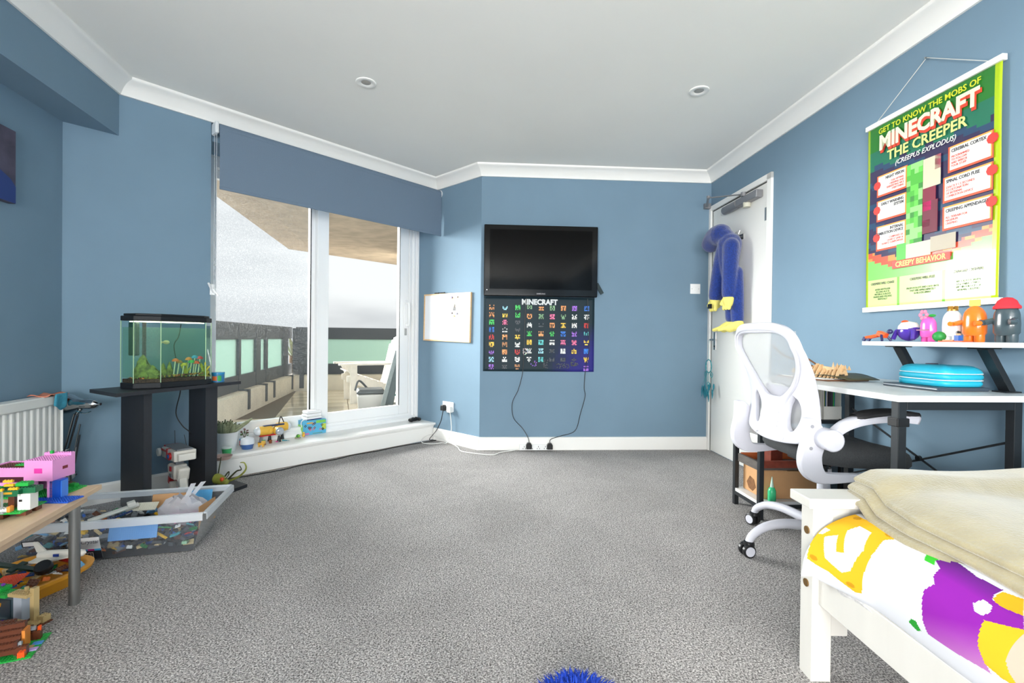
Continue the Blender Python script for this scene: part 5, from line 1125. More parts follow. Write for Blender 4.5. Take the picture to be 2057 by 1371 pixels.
for s in (-1, 1):
    MB().cbox((s*.055, 0, .105), (.03, .045, .06), ry=s*.3).build('thigh', m_tw, rt, bevel=.008); MB().cbox((s*.066, -.004, .065), (.022, .03, .045), ry=-s*.25).build('shin', m_tr if s < 0 else m_tw, rt, bevel=.003); MB().box(s*.062-.02, s*.062+.02, -.035, .02, 0, .016).build('foot', m_tr, rt, bevel=.002); MB().cbox((s*.06, -.005, .033), (.02, .025, .04)).build('ankle', m_tw, rt, bevel=.003)
MB().tube([(-.08, .01, .21), (-.12, .02, .27)], .0012, 4).build('antenna', MATS['dark_gap'], rt); MB().tube([(-.0, .03, .215), (-.03, .03, .26)], .0012, 4).build('antenna', MATS['dark_gap'], rt)
# ---- olive insect toy on the end of the stand base
al = thing('toy_insect', 'olive green many-legged insect toy beside the stand column', 'toy', (-1.755, 2.815, .02), radians(-15)); al.scale = (1.15,)*3
m_ol = M('olive_rubber', (142, 146, 60), .5, noise=(40, .15)); m_od = M('dark_olive', (54, 58, 30), .6)
remesh_blob('body', [([(-.03, 0, .05), (0, 0, .065), (.035, 0, .06)], (.03, .024)), ([(.035, 0, .06), (.07, -.005, .055)], (.022, .014)), ([(-.03, 0, .05), (-.05, 0, .035)], (.026, .015))], m_ol, al, .004, 2)
MB().ball((.055, -.015, .07), .011, 10, 6).build('eye', M('eye_orange', (214, 84, 32), .4), al, smooth=True)
for pts, r in (([(-.05, -.01, .04), (-.1, -.02, .05), (-.11, -.02, .1), (-.085, -.02, .14), (-.06, -.02, .15)], .009), ([(-.05, -.02, .03), (-.1, -.05, .012), (-.15, -.06, .012), (-.17, -.06, .02)], .008), ([(.06, .02, .05), (.12, .03, .08), (.16, .03, .12), (.15, .03, .15), (.125, .03, .15)], .006), ([(.05, .03, .06), (.09, .04, .1), (.12, .04, .11), (.11, .04, .13)], .005), ([(-.01, .02, .07), (-.005, .03, .14), (0, .03, .17)], .004), ([(.05, -.03, .04), (.09, -.05, .03), (.11, -.06, .005)], .004), ([(.02, -.03, .04), (.04, -.07, .03), (.05, -.09, .004)], .004), ([(.04, .01, .07), (.06, .02, .1), (.08, .0, .09), (.07, -.01, .07)], .004)):
    n_ = 4*(len(pts)-1)+1; MB().tube(spline(pts, 4), [r*(1-.6*i/(n_-1)) for i in range(n_)], 7).build('limb', m_ol if r > .005 else m_od, al, smooth=True)
# ---- clear storage box with building bricks
BO = V2(-1.392, 2.072); bxa = radians(15.5)
sb = thing('storage_box', 'large clear plastic storage box full of building bricks', 'box', (BO.x, BO.y, 0), bxa)
m_clr = MG('clear_polypropylene', (244, 247, 250), .08, .15, haze=.14, hazec=(236, 240, 246)); m_rim = MG('milky_rim', (246, 248, 252), .1, .2, haze=.6, hazec=(252, 254, 255))
BLn, BWd, BHt = .66, .27, .185; fl = .06
def ringp(e, z): return [(-BLn-e, -e, z), (e, -e, z), (e, BWd+e, z), (-BLn-e, BWd+e, z)]
lo, hi = ringp(0, .004), ringp(fl, BHt)
for i, nm in enumerate(('front_side', 'right_side', 'back_side', 'left_side')):
    j = (i+1) % 4; MB()._add([lo[i], lo[j], hi[j], hi[i]], [(0, 1, 2, 3)]).build(nm, m_clr, sb)
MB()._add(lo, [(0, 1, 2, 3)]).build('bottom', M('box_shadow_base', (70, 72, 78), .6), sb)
for i in range(4):
    j = (i+1) % 4; a, b = Vector(hi[i]), Vector(hi[j]); o_ = ((a+b)/2-Vector((-BLn/2, BWd/2, BHt))); o_.z = 0; o_.normalize()
    MB().bar(a+o_*.004, b+o_*.004, .012, .008).bar(a+o_*.012-Vector((0, 0, .014)), b+o_*.012-Vector((0, 0, .014)), .003, .03).build('rim', m_rim, sb, bevel=.003)
lf = lambda x, z: (x, -fl*z/BHt-.0015, z)
def fplate(name, x0, x1, z0, z1, mat, d=0): a = [lf(x0, z0), lf(x1, z0), lf(x1, z1), lf(x0, z1)]; return MB()._add([(p[0], p[1]-d, p[2]) for p in a]+[(p[0], p[1]-d-.001, p[2]) for p in a], [(0, 1, 2, 3), (7, 6, 5, 4), (0, 4, 5, 1), (1, 5, 6, 2), (2, 6, 7, 3), (3, 7, 4, 0)]).build(name, mat, sb)
lx0 = -.372; tilt = -atan2(fl, BHt)
fplate('label', lx0-.045, lx0+.045, .012, .112, M('label_white', (232, 232, 232), .5)); fplate('label_dark_half', lx0-.045, lx0+.045, .012, .052, M('label_dark', (44, 44, 50), .5), .001)
for k, c in enumerate(((190, 50, 130), (60, 160, 210), (190, 50, 130), (60, 160, 210))): fplate('label_strip', lx0-.045+.0225*k, lx0-.0225+.0225*k, .05, .058, M('strip_%d' % (k % 2), c, .5), .0022)
text('Crystal', .021, M('label_grey_ink', (90, 90, 100), .5), sb, (lx0+.012, -fl*.092/BHt-.005, .092), rot=(pi/2+tilt, 0, 0))
fplate('barcode_ground', lx0-.02, lx0+.016, .016, .042, M('barcode_white', (220, 220, 220), .6), .0022)
for k in range(9): fplate('barcode_bar', lx0-.017+.0036*k, lx0-.0155+.0036*k+.0006*(k % 3), .019, .04, m_blk, .0034)
fplate('label_frame', -.585, -.53, .092, .118, M('label_frame_dark', (50, 52, 58), .5)); fplate('label_frame_face', -.58, -.535, .096, .114, MATS['label_white'], .0012)
# loose bricks: every brick of the heap is a thing
BC = [('red', (190, 36, 36)), ('dark grey', (70, 74, 80)), ('light grey', (168, 172, 176)), ('white', (232, 232, 228)), ('blue', (30, 86, 170)), ('navy', (32, 50, 92)), ('yellow', (236, 186, 40)), ('green', (30, 130, 66)), ('teal', (40, 140, 150)), ('tan', (208, 184, 136)), ('brown', (104, 58, 36)), ('black', (30, 30, 34)), ('orange', (232, 120, 40)), ('light blue', (110, 170, 214)), ('pink', (220, 130, 180))]
SHP = {}
def brick_mesh(nx, ny, h, ci):
    k = (nx, ny, h, ci)
    if k not in SHP:
        mb = MB(); mb.brick(-nx*.005, -ny*.005, -h*.002, nx, ny, h, None, .01)
        o = mb.build('toy_brick', M('brick_'+BC[ci][0].replace(' ', '_'), BC[ci][1], .3)); SHP[k] = o.data; bpy.data.objects.remove(o)
    return SHP[k]
random.seed(77); R_b = Matrix.Translation((BO.x, BO.y, 0)) @ Matrix.Rotation(bxa, 4, 'Z')
def loose(p, M_, where, grp, dark=False):
    nx, ny, h = random.choice([(4, 2, 3), (2, 2, 3), (4, 1, 3), (3, 3, 1), (4, 2, 1), (5, 1, 1), (2, 2, 1), (4, 1, 2)]); ci = random.choice([1, 1, 2, 3, 3, 4, 5, 9, 11, 0, 6, 7, 8, 10, 12, 13] if not dark else list(range(14)))
    o = bpy.data.objects.new('toy_brick', brick_mesh(nx, ny, h, ci)); COL.objects.link(o); o.matrix_world = M_ @ Matrix.Translation(p) @ (Matrix.Rotation(random.uniform(0, 6.3), 4, 'Z') @ Matrix.Rotation(random.uniform(-.6, .6), 4, 'X') @ Matrix.Rotation(random.uniform(-.5, .5), 4, 'Y'))
    tag(o, 'loose %s brick %s' % (BC[ci][0], where), 'toy brick', grp)
cell = .05
for kz, z in enumerate((.028, .07, .112)):
    e = fl*z/BHt; nxn = int((BLn+2*e-.03)/cell); nyn = int((BWd+2*e-.03)/cell)
    for i in range(nxn):
        for j in range(nyn):
            if not (kz == 2 or j == 0 or i == nxn-1): continue
            x = -BLn-e+.025+cell*(i+.5)*(BLn+2*e-.05)/(nxn*cell); y = -e+.025+cell*(j+.5)*(BWd+2*e-.05)/(nyn*cell)
            if kz == 2 and x > -.16 and .06 < y < .24: continue
            third = 'left end' if x < -.5 else ('right end' if x > -.24 else 'middle')
            lay = ('on the heap top, back row,' if y > .17 else ('on the heap top, front row,' if y < .08 else 'on the heap top, middle row,')) if kz == 2 else (('low down' if kz == 0 else 'half way up')+(' at the box front,' if j == 0 else ' at the box end,'))
            loose((x, y, z+(.01*sin(x*9)+.006*random.random() if kz == 2 else 0)), R_b, '%s %s of clear box' % (lay, third), 'loose bricks in the clear box')
flr = MB(); random.seed(5)
for k in range(420):
    c = random.choice(BC[1:3]+BC[4:6]+BC[9:12]+BC[1:2])[1]; flr.col = rgb(c); x, y, z = random.uniform(-BLn+.04, -.04), random.uniform(.045, BWd-.03), random.uniform(.01, .085)
    flr.cbox((x, y, z), (random.choice((.03, .04)), .02, .012), rz=random.uniform(0, 6), rx=random.uniform(-.8, .8))
fo2 = flr.build('brick_filling', m_prm); fo2.location = (BO.x, BO.y, 0); fo2.rotation_euler = (0, 0, bxa); tag(fo2, 'mass of small bricks in the middle of the storage box', 'toy bricks', kind='stuff')
def inbox(name, label, cat, mb, mat, p, rot=(0, 0, 0), **k):
    o = tag(mb.build(name, mat, **k), label, cat); o.matrix_world = R_b @ Matrix.Translation(p) @ Matrix.Rotation(rot[2], 4, 'Z') @ Matrix.Rotation(rot[1], 4, 'Y') @ Matrix.Rotation(rot[0], 4, 'X'); return o
inbox('base_plate', 'light blue studded base plate leaning inside the box front', 'base plate', MB().brick(-.088, -.04, 0, 22, 10, 1), M('plate_light_blue', (96, 160, 220), .35), (-.215, -.012, .122), (radians(76), 0, .0))
inbox('base_plate', 'white studded plate on top of the heap in the box', 'base plate', MB().brick(-.056, -.03, 0, 14, 7, 1), M('plate_white', (226, 222, 206), .35), (-.27, .2, .15), (.35, .05, .1))
inbox('base_plate', 'mid blue studded plate standing in the back right corner of the box', 'base plate', MB().brick(-.048, -.03, 0, 12, 8, 1), M('plate_mid_blue', (60, 150, 200), .35), (-.06, .285, .15), (radians(70), 0, 0))
inbox('brick_spaceship', 'long white and navy brick-built ship lying on the heap', 'toy', MB().box(-.09, .09, -.012, .012, -.008, .008).box(-.07, .05, -.02, .02, -.003, .003).box(.05, .08, -.018, .018, .0, .022), M('ship_white', (222, 222, 214), .35), (-.36, .15, .148), (0, -.2, .5), bevel=.003)
inbox('brick_wing', 'navy and white brick wing beside the long ship', 'toy', MB().brick(-.064, -.008, 0, 16, 2, 1).brick(-.04, .008, 0, 10, 1, 1), M('ship_navy', (36, 56, 110), .35), (-.33, .09, .142), (0, -.25, .55))
inbox('cardboard_piece', 'tan cardboard piece at the right end of the box', 'cardboard', MB().box(-.07, .07, -.001, .001, -.05, .05), m_card, (.012, .14, .12), (.0, 0, radians(80)))
inbox('cardboard_piece', 'tan cardboard scrap at the back of the box', 'cardboard', MB().box(-.07, .07, -.001, .001, -.035, .035), m_card, (-.2, .29, .14), (radians(-20), 0, 0))
# crumpled clear bag with pink pieces
pb = thing('plastic_bag', 'crumpled translucent plastic bag with pink pieces in the box', 'bag', R_b @ Vector((-.09, .14, .13)), bxa)
rows = []; random.seed(8)
for j in range(9):
    t = j/8; rr = .085*sin(pi*(.12+.8*t))**.7; rows.append([(rr*cos(2*pi*i/18)*(1.1+.12*sin(i*3.1+j)), rr*sin(2*pi*i/18)*(.95+.14*cos(i*2.3+j*2)), -.045+.12*t+.01*sin(i*2+j)) for i in range(19)])
MB().grid(rows).build('film', MG('crumpled_film', (240, 242, 246), .15, .2, haze=.6, hazec=(250, 250, 254)), pb, smooth=True)
for (x, y, a) in ((.02, .0, .5), (.035, .02, .9)): MB().grid([[(x+.02*w+.05*t*a, y+.005*w, .07+.06*t) for w in (-.5, 0, .5)] for t in (0, .33, .66, 1)]).build('handle', MG('bag_white', (250, 250, 252), .1, .2, haze=.75, hazec=(246, 246, 250)), pb, smooth=True)
pk = MB(); 
for k in range(60): pk.col = rgb(random.choice(((226, 120, 180), (236, 160, 200), (200, 90, 150)))); a = random.uniform(0, 6.3); r = .055*sqrt(random.random()); pk.cbox((r*cos(a), r*sin(a)-.0, random.uniform(-.04, .0)), (.012, .008, .007), rz=random.uniform(0, 3), rx=random.uniform(0, 2))
o = pk.build('pink_pieces', m_prm, pb); o['kind'] = 'stuff'
# ================================================================== PLAY TABLE AND BRICK BUILDS
TV = V2(-.296, .955); TWv = V2(-.955, -.296); TC = V2(-1.493, 1.727)
tb_a = atan2(-TWv.y, -TWv.x)       # local +x = towards the room, +y = away along the wall
tb = thing('play_table', 'low birch-topped play table with steel tube legs', 'table', (TC.x, TC.y, 0), tb_a)
m_birch = M('birch_ply', (222, 190, 156), .45, noise=(8, .08, 4), aniso=(6, 1, 1))
MB().box(-.52, 0, -1.1, 0, .383, .4).build('table_top', m_birch, tb, bevel=.002)
MB().box(-.49, -.03, -1.07, -.03, .35, .383).build('apron', m_birch, tb)
m_steel = M('satin_steel_tube', (150, 150, 148), .35, .9)
for (x, y) in ((-.055, -.055), (-.055, -1.045), (-.465, -.055), (-.465, -1.045)): MB().cyl((x, y, 0), (x, y, .352), .016, n=18).build('leg', m_steel, tb, smooth=True)
T_ = Matrix.Translation((TC.x, TC.y, .4)) @ Matrix.Rotation(tb_a, 4, 'Z')
def on_table(name, label, x, y, rz=0): p = T_ @ Vector((x, y, .0005)); return thing(name, label, 'brick model', p, tb_a+rz, 'brick models on the play table')
def world_thing(name, label, x, y, z, rz, grp): return thing(name, label, 'brick model', (x, y, z), rz, grp)
u = .008
def bb(par, name, col, boxes, studs=True, u_=.008):
    """one part made of bricks of one colour: boxes = (x,y,z in studs/plates, nx, ny, h plates)"""
    k = MB()
    for (x, y, z, nx, ny, h) in boxes: k.brick(x*u_, y*u_, z*.4*u_, nx, ny, h, None, u_, studs, 6)
    return k.build(name, M('bb_%d_%d_%d' % col, col, .3), par)
PK, PKD, BR, GR, DG, YL, BL, WH, TN, LG, OR, MB_ = (226, 150, 206), (226, 60, 160), (104, 56, 36), (40, 170, 70), (22, 98, 62), (236, 176, 44), (24, 84, 190), (232, 230, 222), (198, 172, 120), (150, 156, 160), (236, 110, 36), (70, 130, 220)
# pink house (28 x 12 studs): walls as courses of bricks
hx_, hy_ = -1.515, 1.57
h = world_thing('pink_brick_house', 'pink brick-built house with a raised block end on the play table', hx_, hy_, .4005, radians(4), 'brick models on the play table')
bb(h, 'base_plate', GR, [(-30, 0, 0, 30, 14, 1)])
for c in range(10):
    z = 1+c*3
    front = [(-29, 1, z, 3, 1, 3), (-12, 1, z, 3, 1, 3)] if c < 3 else ([(-29, 1, z, 20, 1, 3)] if c != 6 and c != 5 else [(-29, 1, z, 3, 1, 3), (-13, 1, z, 4, 1, 3)])
    bb(h, 'wall_course', PK, front+[(-29, 2, z, 1, 10, 3), (-29, 12, z, 20, 1, 3)], studs=(c == 9))
bb(h, 'window_shade', (74, 26, 44), [(-28, 2, 16, 16, 1, 6)]); bb(h, 'doorway', (90, 40, 60), [(-25, 3, 1, 12, 1, 9)], False)
bb(h, 'roof_planks', BR, [(-28, 2, 29, 18, 10, 1)]); bb(h, 'roof_plant', GR, [(-20, 5, 31, 4, 3, 1)]); bb(h, 'roof_planter', BR, [(-20, 5, 30, 4, 3, 1)], False)
for c in range(7): bb(h, 'head_course', PK, [(-11, -1, 19+c*3, 11, 11, 3)], studs=(c == 6))
bb(h, 'head_parapet', PK, [(-11, 8, 40, 11, 2, 3)]); bb(h, 'pink_patch', PKD, [(-7, -1.2, 27, 3, 1, 5)], False)
bb(h, 'sprout', GR, [(-7, 6, 43, 1, 1, 3)]); bb(h, 'front_pillar', PK, [(-10, 0, 1, 2, 2, 18), (-3, 0, 1, 2, 2, 18)], False)
MB().box(.0, .0006, .03, .05, .09, .1).build('slot_window', M('dark_red_tile', (120, 30, 40), .4), h)
bb(h, 'waterfall', BL, [(-2, 0, 1, 4, 4, 18)], False); bb(h, 'pool', BL, [(-6, -6, 0, 16, 8, 1)]); bb(h, 'pool_light', MB_, [(1.6, 0.4, 1, 1, 3, 17)], False)
# small garden build at the back right corner of the table
g1 = world_thing('brick_garden', 'small brick flower garden on the back corner of the table', -1.6, 1.69, .4005, radians(-10), 'brick models on the play table')
bb(g1, 'lawn', GR, [(0, 0, 0, 9, 3, 1)]); bb(g1, 'hedge_box', BR, [(-2, 0, 1, 5, 3, 3)]); bb(g1, 'hedge', GR, [(3, 0, 1, 3, 2, 3)])
for (x, c) in ((-3, OR), (-2, (90, 200, 60)), (-4, OR)): MB().ball((x*u, -.012, .018+.004*x*0), .008, 8, 6).cyl((x*u, -.012, 0), (x*u, -.012, .014), .002, n=5).build('flower', M('bb_fl_%d' % c[0], c, .4), g1)
bb(g1, 'mud_patch', (120, 70, 50), [(-5, -4, 0, 6, 3, 1)])
# brick tree build at the front
t1 = world_thing('brick_tree', 'brick tree with dark green leaves and orange fruit on a grassy base', -1.545, 1.37, .4005, radians(12), 'brick models on the play table')
for k, (x, y) in enumerate(((-2, 1), (4, 1), (9, 4), (9, 9), (-2, 9))): bb(t1, 'ground_block', BR if k % 2 else (120, 70, 50), [(x, y, 0, 3, 3, 5)], False)
bb(t1, 'grass', GR, [(-4, 0, 5, 17, 13, 1)]); bb(t1, 'trunk', BR, [(5, 6, 6, 2, 2, 15)], False)
bb(t1, 'leaves', DG, [(1, 3, 19, 10, 8, 3), (3, 2, 22, 8, 8, 3), (-3, 4, 18, 4, 5, 4), (10, 4, 21, 5, 4, 5)]); bb(t1, 'light_leaves', GR, [(-2, 4, 24, 5, 4, 2), (8, 5, 27, 4, 3, 3)])
for (x, y, z) in ((3, 2, 25), (5, 4, 28), (7, 3, 25), (4, 5, 31), (6, 2, 22)): bb(t1, 'fruit', YL, [(x, y, z, 3, 1, 2)])
for x in (4.4, 6.2): MB().cyl((x*u, .012, .02), (x*u, .012, .08), .003, n=8).build('clear_tube', MG('clear_rod', (235, 238, 240), .2, .1, haze=.3), t1)
bb(t1, 'white_post', WH, [(10, 3, 6, 4, 4, 15)], False); bb(t1, 'post_mark', (30, 30, 34), [(10.5, 2.85, 14, 1, 1, 2)], False)
bb(t1, 'tan_crate', (232, 200, 120), [(-2, 2, 6, 5, 4, 8)], False); bb(t1, 'yellow_block', YL, [(-.5, 1, 6, 4, 3, 4)], False); bb(t1, 'white_blocks', WH, [(3, 1, 6, 5, 3, 3)])
bb(t1, 'fire', OR, [(-4, 1, 6, 2, 2, 3), (-3, 0, 8, 1, 1, 2)]); bb(t1, 'orange_block', (240, 150, 60), [(8, 1, 6, 1, 2, 5)]); bb(t1, 'grey_bar', LG, [(1, -.5, 6, 7, 1, 1)])
# little black and white figure at the table edge
tag(MB().box(-.012, .012, -.006, .006, 0, .02).box(-.03, -.012, -.004, .004, .004, .014).build('toy_panda', M('bw_toy', (205, 205, 205), .4), bevel=.003), 'little white toy animal at the front edge of the table', 'toy').location = (-1.475, 1.345, .4005)
# ================================================================== UNDER THE TABLE
ty = thing('toy_tray', 'amber plastic tray heaped with bricks under the table', 'tray', (-1.79, 1.7, 0), radians(-14)); ty.scale = (.88, .85, 1)
m_amb = M('amber_plastic', (232, 160, 44), .35)
def stad(hx, hy, r, z, n=10):
    out = []
    for cx_, cy_, a0 in ((hx-r, hy-r, 0), (-hx+r, hy-r, pi/2), (-hx+r, -hy+r, pi), (hx-r, -hy+r, 1.5*pi)):
        for i in range(n+1): a = a0+pi/2*i/n; out.append((cx_+r*cos(a), cy_+r*sin(a), z))
    return out+[out[0]]
MB().grid([stad(.13, .2, .1, 0), stad(.155, .225, .11, .045), stad(.175, .245, .12, .05), stad(.178, .248, .12, .062), stad(.165, .235, .115, .064), stad(.15, .22, .11, .055), stad(.13, .2, .1, .01)]).build('tray_wall', m_amb, ty, smooth=True)
MB().prism([p[:2] for p in stad(.13, .2, .1, 0)[:-1]], 0, .008).build('tray_floor', m_amb, ty)
R_t = Matrix.Translation((-1.79, 1.7, 0)) @ Matrix.Rotation(radians(-14), 4, 'Z'); random.seed(19)
for i in range(6):
    for j in range(9):
        x, y = -.1+.04*i, -.15+.0375*j
        if (abs(x)-.06 > 0 and abs(y) > .15): continue
        loose((x, y, .052+.014*random.random()), R_t, '%s of amber tray under table' % ('at the near end' if y < -.06 else ('at the far end' if y > .06 else 'in the middle')+(', left side' if x < 0 else ', right side')), 'loose bricks in the amber tray', True)
def intray(name, label, mb, mat, p, rot, **k):
    o = tag(mb.build(name, mat, **k), label, 'toy'); o.matrix_world = R_t @ Matrix.Translation(p) @ Matrix.Rotation(rot[2], 4, 'Z') @ Matrix.Rotation(rot[1], 4, 'Y') @ Matrix.Rotation(rot[0], 4, 'X'); return o
sh_ = thing('toy_shuttle', 'white toy space shuttle lying in the amber tray', 'toy', R_t @ Vector((.02, .14, .095)), radians(8))
MB().lathe([(0, -.085), (.012, -.08), (.016, -.05), (.016, .05), (.012, .075), (0, .085)], n=14, axis='X').build('fuselage', m_tw, sh_, smooth=True); MB().prism([(-.08, -.05), (-.03, -.05), (.03, -.014), (.03, .014), (-.03, .05), (-.08, .05)], -.012, -.006).build('wing', m_tw, sh_); MB().prismy([(-.085, .01), (-.05, .01), (-.085, .05), (-.1, .05)], -.003, .003).build('tail_fin', m_tw, sh_); MB().box(-.02, .0, -.0165, -.014, -.004, .006).build('blue_mark', M('mark_blue', (30, 60, 150), .4), sh_)
intray('orange_plate', 'orange-red studded plate in the amber tray', MB().brick(-.04, -.03, 0, 10, 8, 1), M('plate_orange', (236, 78, 34), .35), (.05, -.04, .08), (.2, -.1, .4))
intray('rubber_tyre', 'black ridged toy tyre in the amber tray', MB().lathe([(.008, -.012), (.024, -.012), (.027, -.006), (.027, .006), (.024, .012), (.008, .012)], n=16), m_blk, (.07, .05, .09), (.5, .3, 0), smooth=True)
intray('white_wing_piece', 'white and grey wing piece on the amber tray edge', MB().prism([(-.05, -.02), (.01, .03), (.04, .05), (.03, .02), (.05, -.03), (.0, -.01)], 0, .012), m_tw, (.04, -.17, .085), (.3, .2, .3), bevel=.003)
intray('dark_rotor', 'dark green long rotor piece across the amber tray', MB().bar((-.12, 0, 0), (.12, 0, 0), .02, .008).bar((0, -.03, 0), (0, .03, 0), .02, .008), M('dark_green_piece', (30, 52, 44), .4), (-.03, .03, .088), (.1, .15, .3))
# second smaller amber tray further left
ty2 = thing('toy_tray', 'small round amber tray at the left edge under the table', 'tray', (-2.07, 1.72, .0), 0)
MB().lathe([(.0, .006), (.07, .006), (.085, .07), (.1, .075), (.1, .085), (.085, .083), (.075, .02), (0, .014)], n=24).build('tray_wall', m_amb, ty2, smooth=True)
# castle with grassy top
c1 = world_thing('brick_castle', 'grey brick castle gate with grass roof and tan fence under the table', -1.625, 1.545, .0005, radians(-8), 'brick models under the table')
SL = (66, 82, 90)
bb(c1, 'gate_wall', SL, [(-12, 0, 1, 12, 2, 26)], False); bb(c1, 'gate_panel', (40, 56, 64), [(-7, -.4, 5, 6, 1, 18)], False); bb(c1, 'grey_pillar', (176, 184, 196), [(0, 0, 1, 4, 3, 26)], False); bb(c1, 'ice_ledge', (120, 170, 220), [(-14, -4, 14, 6, 4, 2)])
bb(c1, 'grass_roof', GR, [(-14, -2, 27, 13, 5, 3), (-12, 0, 30, 6, 4, 3), (-2, 0, 27, 6, 5, 2)]); bb(c1, 'tan_walkway', TN, [(0, -2, 29, 9, 4, 3)]); bb(c1, 'fence_post', TN, [(8, 0, 1, 2, 2, 36), (4, 1, 32, 1, 1, 4)], False)
bb(c1, 'tan_steps', TN, [(4, -4, 1, 4, 3, 5), (8, -2, 1, 4, 3, 3), (10, 1, 1, 3, 3, 6)]); bb(c1, 'brown_base', BR, [(-14, -4, 0, 28, 8, 1)]); bb(c1, 'grey_path', (110, 114, 118), [(3, -7, 0, 8, 3, 1)])
for (x, y, c) in ((-1, -3, (50, 30, 150)), (1, -3, (50, 30, 150)), (-12, -5, (230, 70, 180)), (-11, -6, (230, 100, 190))): MB().ball((x*u, y*u, .014), .008, 8, 5).cyl((x*u, y*u, 0), (x*u, y*u, .01), .002, n=5).build('flower', M('bb_f2_%d' % c[1], c, .4), c1)
bb(c1, 'roof_flowers', (140, 70, 190), [(-13, 0, 30, 1, 1, 2), (-9, 2, 33, 1, 1, 2)]); bb(c1, 'dark_studs', (40, 34, 40), [(-6, -4, 1, 9, 2, 2)])
# brown stepped-roof house in front
h2 = world_thing('brick_cottage', 'brick cottage with brown stepped roof at the lower left corner', -1.47, 1.405, .0005, radians(24), 'brick models under the table')
bb(h2, 'base_plate', GR, [(-16, -7, 0, 23, 16, 1)])
for k in range(5):
    bb(h2, 'roof_course', BR, [(-15, -5+k*1.6, 4+k*4, 17, 2, 4)]); bb(h2, 'roof_course', BR, [(-15, 8-k*1.0, 4+k*4, 17-k, 2, 4)])
bb(h2, 'door', (226, 140, 60), [(2, -1, 2, 1, 4, 17)], False); bb(h2, 'gable_wall', (90, 48, 34), [(1, -4, 1, 1, 12, 12)], False); bb(h2, 'grey_lamp', LG, [(2, -3.5, 9, 1, 1, 3), (2, 4, 12, 2, 1, 3)])
bb(h2, 'brown_pillar', BR, [(2, -5, 1, 3, 2, 8)]); bb(h2, 'brown_pillar', BR, [(2, 5, 1, 3, 2, 8)]); bb(h2, 'orange_brick', (240, 90, 30), [(3, -6.5, 1, 2, 2, 5), (4, 5.5, 8, 1, 1, 5)]); bb(h2, 'blue_tile', (80, 150, 230), [(4, 1, 1, 3, 2, 1)], False); bb(h2, 'lilac_tile', (200, 170, 230), [(4, -3, 1, 3, 2, 1)], False); bb(h2, 'tan_tile', TN, [(3, -1, 1, 2, 2, 1)], False)
# ================================================================== THINGS ON THE WINDOW LEDGE
LZ = .1585
lg = lambda x, y: (x, y, LZ)
pp_ = thing('potted_succulent', 'white pot of fat banded succulent leaves behind the stand', 'plant', lg(-1.945, 3.235), 0)
MB().lathe([(0, 0), (.055, 0), (.07, .125), (.073, .13), (.066, .13), (.05, .02), (0, .02)], n=24).build('pot', M('pot_white', (238, 240, 240), .3), pp_, smooth=True); MB().lathe([(0, .118), (.066, .118)], n=20).build('soil', M('potting_soil', (70, 54, 42), .95, noise=(80, .4)), pp_)
m_suc = M('banded_succulent', (150, 156, 122), .6, noise=(40, .25), aniso=(1, 1, 6)); random.seed(6)
for k in range(15):
    a = k*2.4; r = .012+.03*(k % 5)/4; L = random.uniform(.065, .1); e = Vector((cos(a)*.5*(k % 5)/4+(.3 if k % 4 == 0 else 0), sin(a)*.4*(k % 5)/4, 1)).normalized(); p = Vector((r*cos(a), r*sin(a), .115))
    o = MB().tube([p, p+e*L*.4, p+e*L*.8, p+e*L], [.012, .015, .011, .003], 8).build('leaf', m_suc, pp_, smooth=True); MB().ball(tuple(p+e*L*.98), .005, 6, 4).build('leaf_tip', m_od, o)
p = Vector((.03, 0, .12)); MB().tube([p, p+Vector((.05, .01, .04)), p+Vector((.1, .02, .075)), p+Vector((.13, .025, .1))], [.013, .015, .011, .004], 8).build('leaf', m_suc, pp_, smooth=True)
def tub(name, label, x, y, r, h, cb, cl, lidh, cat='tub'):
    t = thing(name, label, cat, lg(x, y)); MB().lathe([(0, 0), (r*.8, 0), (r, h), (0, h)], n=22).build('tub_body', M('tub_%d_%d' % cb[:2], cb, .35), t, smooth=True); MB().lathe([(r*1.08, h), (r*1.08, h+.006), (r*.95, h+lidh*.8), (r*.4, h+lidh), (0, h+lidh)], n=22).build('tub_lid', M('tub_lid_%d_%d' % cl[:2], cl, .35), t, smooth=True); return t
tub('slime_tub', 'small green tub with a clear lid beside the white pot', -1.875, 3.12, .03, .045, (70, 180, 110), (216, 226, 222), .012)
tub('blue_tub', 'blue tub with a white draped lid on the ledge', -1.84, 3.3, .042, .035, (60, 100, 160), (226, 232, 240), .045)
tr = thing('saucer', 'shallow pinkish clear saucer at the ledge front', 'saucer', lg(-1.845, 3.02)); MB().lathe([(0, 0), (.05, 0), (.06, .02), (.056, .02), (.048, .004), (0, .004)], n=22).build('dish', M('pinkish_dish', (190, 160, 150), .3), tr, smooth=True)
sp_ = thing('small_potted_plant', 'little succulent in a blue patterned pot', 'plant', lg(-1.9, 3.37)); MB().lathe([(0, 0), (.026, 0), (.034, .055), (.03, .055), (0, .045)], n=18).build('pot', M('pot_blue', (80, 140, 190), .4, noise=(50, .4)), sp_, smooth=True); MB().box(-.016, .016, -.036, -.028, .015, .045).build('pot_print', M('pot_print_red', (180, 70, 80), .5), sp_)
for k in range(6):
    a = k*1.05; q = Vector((.022*cos(a), .022*sin(a), .1+.01*(k % 3))); o = MB().tube(spline([(0, 0, .05), tuple(q*.6+Vector((0, 0, .03))), tuple(q)], 4), .0022, 5).build('stem', M('stem_brown', (90, 80, 50), .8), sp_)
    for z in (0, .02): MB().ball(tuple(q-Vector((0, 0, z))), .009, 8, 4, sz=.45).build('leaf', M('jade_leaf', (96, 70, 66) if z == 0 else (90, 120, 70), .5) if False else (M('jade_red', (120, 70, 70), .5) if z == 0 else M('jade_green', (90, 120, 70), .5)), o, smooth=True)
